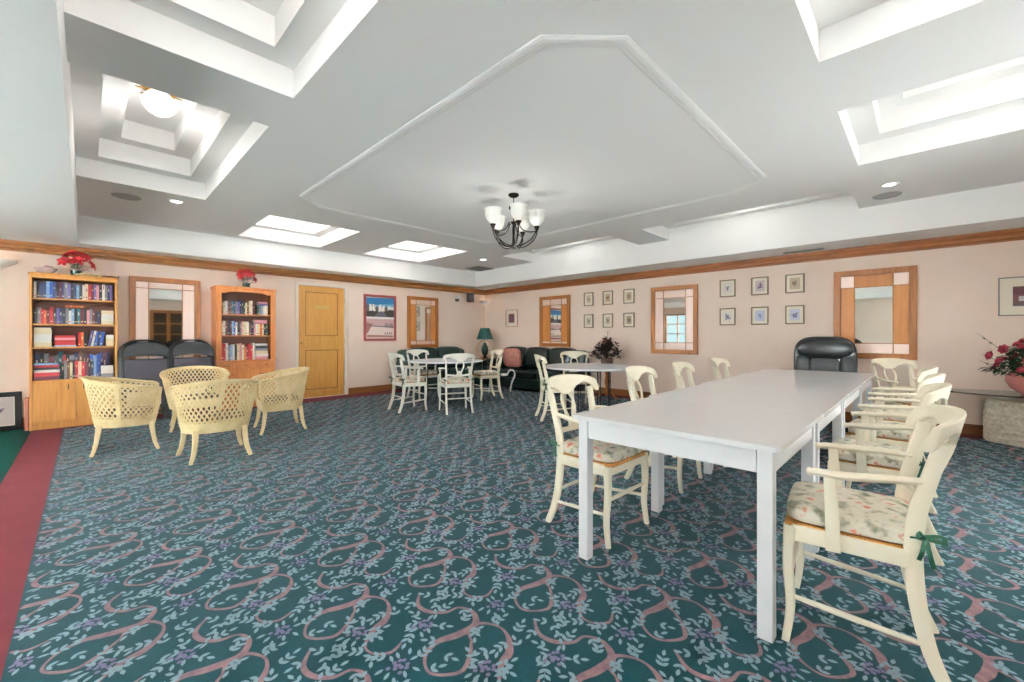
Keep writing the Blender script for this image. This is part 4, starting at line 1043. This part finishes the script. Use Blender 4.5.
for k in range(75):
    a = R.uniform(0, 2 * PI); el = R.uniform(.0, 1.45); r = R.uniform(.2, .33)
    p = Vector((r * math.cos(a) * math.cos(el), r * math.sin(a) * math.cos(el) * 1.15, .24 + .30 * math.sin(el)))
    st.tube([(p.x * .25, p.y * .25, .15), p], .003, 4)
    for j in range(7):
        d = Vector((p.x * 2 + R.uniform(-.6, .6), p.y * 2 + R.uniform(-.6, .6), R.uniform(-.4, .6))); lv.leaf(p * R.uniform(.8, 1) + Vector((0, 0, .02)), d, .09, .035)
    if k % 5 == 0: fl_.append((p * 1.08, .05, (p.x, p.y, .25), k))
    elif k % 5 == 2: rose(fm, p * 1.04, .035, (p.x, p.y, .3), k)
for a, b in ((2.4, .5), (2.0, .35), (2.9, .3)):
    p = Vector((.36 * math.cos(a), .36 * math.sin(a), .24 + b * .5)); fl_.append((p, .06, (p.x, p.y, .1), 3))
for k in range(14):
    a = R.uniform(0, 2 * PI); p = Vector((.38 * math.cos(a), .40 * math.sin(a), .3 + R.uniform(0, .35))); st.tube([(0, 0, .2), p], .002, 4)
    for j in range(4): lv.leaf(p * (1 - .08 * j), (math.cos(a + j), math.sin(a + j), .8), .05, .016)
st.build('stem', 'leaf', t); lv.build('leaves', 'leaf', t, smooth=True); 
for q in fl_:
    fl = MB(); rose(fl, *q); fl.build('rose', 'rose_flower', t, smooth=True)
fm.build('dark_blossoms', 'maroon', t, smooth=True)

# ------------------------------------------------------------------ office chair
def office_chair():
    t = thing('office_chair', 'black leather executive office chair behind the far end of the long table', 'chair', (6.78, .93, 0), PI / 2 + .12)
    def bend(q): return Vector((q.x, q.y - .10 * (q.x / .35) ** 2 * -1, q.z))
    MB().blob((0, -.27, .84), (.345, .085, .355), 3.6, 36, 18, fn=bend).build('backrest', 'office', t, smooth=True)
    MB().blob((0, -.205, 1.03), (.30, .075, .145), 2.6, 30, 12, fn=bend).build('head_cushion', 'office', t, smooth=True)
    MB().blob((0, -.205, .76), (.17, .06, .17), 3.2, 26, 12, fn=bend).build('lumbar_cushion', 'office_grey', t, smooth=True)
    for s in (-1, 1):
        MB().blob((s * .245, -.185, .76), (.085, .08, .20), 3, 20, 12).build('side_bolster', 'office_grey', t, smooth=True)
        mb = MB().tube(bez([(s * .27, -.2, .46), (s * .33, -.1, .44), (s * .34, .12, .50), (s * .34, .14, .62), (s * .34, .02, .66), (s * .335, -.2, .66)], 4), .02, 10, flat=.7)
        a = mb.build('armrest', 'black_plastic', t, smooth=True)
        MB().box(s * .34 - .03, s * .34 + .03, -.14, .10, .665, .70, r=.012).build('arm_pad', 'office', a, smooth=True)
    MB().blob((0, .04, .48), (.27, .27, .075), 4, 28, 10).build('seat', 'office', t, smooth=True)
    MB().lathe([(.03, .10), (.03, .40), (.09, .41)], 16).build('gas_column', 'black_metal', t, smooth=True)
    mb = MB()
    for k in range(5): mb.sweep([(.02, 0, .11), (.30, 0, .075)], [.05, .03], [.04, .025], (0, 1, 0), T=TR(rz=k * 2 * PI / 5))
    base = mb.build('star_base', 'black_plastic', t)
    for k in range(5):
        a = k * 2 * PI / 5
        MB().lathe([(0, -.02), (.03, -.018), (.03, .018), (0, .02)], 14, T=TR(.30 * math.cos(a), .30 * math.sin(a), .031, rx=PI / 2, rz=a)).build('castor', 'black_plastic', base)
office_chair()

# ------------------------------------------------------------------ folding chairs, stacked against the wall
def make_folding():
    t = thing('folding_chair', 'front folding chair', 'chair', (0, 0, 0), 0)
    w = .25; H = 1.12
    out = [(-w, .02, 0)] + [(-w, .02, .85)]
    P = [(-w, 0, 0), (-w, 0, .5), (-w, 0, .93), (-w + .02, 0, 1.03), (-w + .08, 0, 1.10), (-.08, 0, 1.145), (.08, 0, 1.145), (w - .08, 0, 1.10), (w - .02, 0, 1.03), (w, 0, .93), (w, 0, .5), (w, 0, 0)]
    MB().tube(bez(P, 4), .011, 8).build('frame', 'black_metal', t, smooth=True)
    MB().tube([(-w + .03, .02, .06), (-w + .03, .02, .75)], .010, 8).tube([(w - .03, .02, .06), (w - .03, .02, .75)], .010, 8).tube([(-w + .03, .02, .12), (w - .03, .02, .12)], .008, 8).build('rear_legs', 'black_metal', t, smooth=True)
    MB().tube([(-w, 0, .2), (w, 0, .2)], .008, 8).build('crossbar', 'black_metal', t)
    o2 = [(-w + .012, .92)] + [(-w + .012 + .0, 1.0)] + [((w - .014) * math.cos(a), 1.0 + .125 * math.sin(a)) for a in [PI * (1 - i / 16) for i in range(17)]] + [(w - .012, .92)] + [((w - .014) * (1 - 2 * i / 10), .905 + .03 * math.sin(PI * i / 10)) for i in range(11)]
    mb = MB(); mb.prism(o2, -.012, .012, T=Matrix.Rotation(PI / 2, 4, 'X')); mb.build('backrest', 'black_vinyl', t, bevel=.006)
    mb = MB(); mb.box(-w + .02, w - .02, -.022, .012, .42, .875, r=.012, seg=3); mb.build('seat', 'grey_fabric', t, smooth=True)
    return t
fc = make_folding(); first = True
for sx, word in ((.60, 'left stack beside the tall bookcase'), (1.135, 'right stack beside the hutch')):
    for k, wd in enumerate(('frontmost', 'second', 'third', 'rearmost')):
        loc = (sx - .014 * k, 7.79 + .052 * k, .0); lab = '%s black folding chair in the %s' % (wd, word)
        if first: o = fc; o.location = loc; o['label'] = lab; o['group'] = 'stacked black folding chairs'; first = False
        else: o = dup(fc, loc, 0, lab, 'stacked black folding chairs')
        o.rotation_euler = (-.13, 0, 0)

# ------------------------------------------------------------------ wicker tub chairs
def make_tub():
    t = thing('wicker_armchair', 'x', 'chair', (0, 0, 0), 0, 'cream lattice tub chairs')
    TH = math.radians(128)
    def S(u, v):
        th = -TH + 2 * TH * u; c = math.cos(th); s_ = math.sin(th)
        zt = .635 + .13 * ((1 + c) / 2) ** 1.2; zb = .27; z = zb + (zt - zb) * v
        fl = .76 + .24 * v ** .9
        p = 2.5; r = (abs(s_) ** p + abs(c) ** p) ** (-1 / p)
        return Vector((.352 * fl * r * s_, -.352 * fl * r * c + .02, z)), (z)
    def P(u, v): return S(u, v)[0]
    NU = 44; v0, v1 = .20, .95; gu = [i / NU for i in range(NU + 1)]
    # two families of crossing diagonal splints
    NB, SEG, du = 34, 14, 1 / 34.0; hw = .165 * du
    for fam in (1, -1):
        mb = MB()
        for k in range(-8, NB + 9):
            pts = []
            for j in range(SEG + 1):
                v = v0 + (v1 - v0) * j / SEG; u = (k + .5) * du + fam * (j / SEG - .5) * du * 5.0
                pts.append((u, v))
            for (ua, va), (ub, vb) in zip(pts, pts[1:]):
                if min(ua, ub) - hw < 0 or max(ua, ub) + hw > 1: continue
                q = [P(ua - hw, va), P(ua + hw, va), P(ub + hw, vb), P(ub - hw, vb)]
                mb.add(q, [(0, 1, 2, 3)])
        mb.build('lattice_weave', 'wicker', t, solid=.006 if fam > 0 else .009)
    for uc in (.0, .215, .785, 1.0):
        mb = MB()
        for j in range(8):
            va, vb = v0 + (v1 - v0) * j / 8, v0 + (v1 - v0) * (j + 1) / 8; a, b = max(0, uc - .012), min(1, uc + .012)
            mb.add([P(a, va), P(b, va), P(b, vb), P(a, vb)], [(0, 1, 2, 3)])
        mb.build('upright_band', 'wicker', t, solid=.016)
    # solid lower apron and cap under rim
    mb = MB()
    for lo, hi in ((0, v0), (v1, 1.0)):
        g = [[P(u, v) for v in (lo, hi)] for u in gu]; vs_ = [p for r in g for p in r]
        mb.add(vs_, [(2 * i, 2 * i + 2, 2 * i + 3, 2 * i + 1) for i in range(NU)])
    mb.build('apron', 'wicker', t, solid=.016)
    rim = [P(u, 1.0) + Vector((0, 0, .006)) for u in gu]
    MB().tube(rim, [.012] + [.021] * (len(rim) - 2) + [.012], 10, flat=.7).build('rim', 'wicker', t, smooth=True)
    for s, u in ((-1, 0), (1, 1)):
        MB().sweep([P(u, 0) + Vector((0, .004, 0)), P(u, .5) + Vector((0, .01, 0)), P(u, 1) + Vector((0, .004, 0))], .034, .03, (1, 0, 0)).build('arm_post', 'wicker', t, smooth=True)
    a, b = P(0, 0), P(1, 0)
    MB().box(a.x + .0, b.x - .0, a.y - .015, a.y + .02, .27, .375, r=.006).build('front_rail', 'wicker', t)
    out = [(P(u, .25).x * .955, P(u, .25).y * .955 + .0) for u in gu]
    MB().prism(out, .352, .368).build('seat', 'wicker', t)
    MB().blob((0, .0, .392), (.25, .22, .024), 3.5, 24, 8).build('seat_cushion', mat('dark_pattern_cushion', (78, 66, 56), .9, col2=(150, 130, 110), scale=16), t, smooth=True)
    for sx, sy, nm in ((-1, 1, 'leg'), (1, 1, 'leg'), (-1, -1, 'leg'), (1, -1, 'leg')):
        x, y = (.232, .185) if sy > 0 else (.20, -.215)
        Q = bez([(sx * x, y, .30), (sx * (x + .005), y + sy * .012, .18), (sx * (x + .02), y + sy * .028, .08), (sx * (x + .045), y + sy * .055, 0)], 4); n = len(Q)
        MB().sweep(Q, [.05 - .018 * i / (n - 1) for i in range(n)], [.045 - .015 * i / (n - 1) for i in range(n)], (1, 0, 0)).build(nm, 'wicker', t, smooth=True)
    return t
tub = make_tub()
tub['label'] = 'nearest cream lattice tub chair, its back turned to the camera'; tub.location = (.92, 5.12, 0); tub.rotation_euler.z = .0
dup(tub, (.31, 6.10, 0), head(1, -.05), 'left cream lattice tub chair seen side-on before the tall bookcase')
dup(tub, (1.75, 5.97, 0), head(-1, .12), 'right cream lattice tub chair seen side-on before the hutch')
dup(tub, (1.02, 6.92, 0), head(-.05, -1), 'far cream lattice tub chair facing the camera, before the folding chairs')

# ------------------------------------------------------------------ things on the walls
t = thing('wall_speaker', 'small black loudspeaker on a bracket high near the far corner', 'speaker', (6.86, 8.24, 2.07), -.55)
MB().box(-.085, .085, -.08, .08, 0, .235, r=.012).build('cabinet', 'black_plastic', t)
MB().box(-.07, .07, -.086, -.079, .012, .222, r=.003).build('grille', cmat((34, 28, 34)), t)
MB().tube([(0, .07, .12), (0.03, .14, .12), (.05, .22, .12)], .014, 8).build('bracket', 'black_metal', t)
t = thing('security_camera', 'small white and black camera on the wall left of the loudspeaker', 'camera', (6.55, 8.40, 2.16), -.3)
MB().lathe([(0, 0), (.04, 0), (.04, .015), (0, .015)], 16, T=TR(0, .045, 0, rx=PI / 2)).build('mount', 'plastic_white', t)
MB().box(-.05, .05, -.10, .03, -.03, .04, r=.015, seg=3).build('housing', 'plastic_white', t, smooth=True)
MB().lathe([(0, 0), (.05, 0), (.055, .02), (.045, .05), (.0, .065)], 18, T=TR(-.01, -.05, -.03, rx=PI)).build('dome', 'black_plastic', t, smooth=True)
def sconce(loc, rz, label, a0, a1, R=.17):
    t = thing('wall_sconce', label, 'wall lamp', loc, rz, 'white plaster wall sconces')
    n = 20; prof = [(.25, 0), (.55, .02), (.9, .06), (1, .10), (.96, .10), (.85, .066), (.5, .03), (.2, .012)]; vs = []
    for i in range(n + 1):
        a = a0 + (a1 - a0) * i / n
        for r, z in prof: vs.append((R * r * math.cos(a), R * r * math.sin(a), z))
    k = len(prof); fs = [(i * k + j, i * k + (j + 1) % k, (i + 1) * k + (j + 1) % k, (i + 1) * k + j) for i in range(n) for j in range(k)] + [tuple(range(k)), tuple(n * k + j for j in range(k))[::-1]]
    MB().add(vs, fs).build('bowl', 'plastic_white', t, smooth=True)
    vs2 = []
    MB().add([(R * .22 * math.cos(a0 + (a1 - a0) * i / n), R * .22 * math.sin(a0 + (a1 - a0) * i / n), z) for i in range(n + 1) for z in (-.03, .01)] , [(2 * i, 2 * i + 2, 2 * i + 3, 2 * i + 1) for i in range(n)]).build('finial', 'plastic_white', t)
    o = point_light('sconce_bulb', (loc[0] + .0, loc[1] - .08, loc[2] + .09), 0.1, .04, (1, .75, .5))
sconce((7.50, 8.40, 2.04), 0, 'white plaster sconce in the far corner above the green lamp', PI * 1.0, PI * 1.5, .21)
sconce((-.80, YF - .002, 2.08), 0, 'white plaster sconce on the wall at the far left edge', PI, 2 * PI, .17)
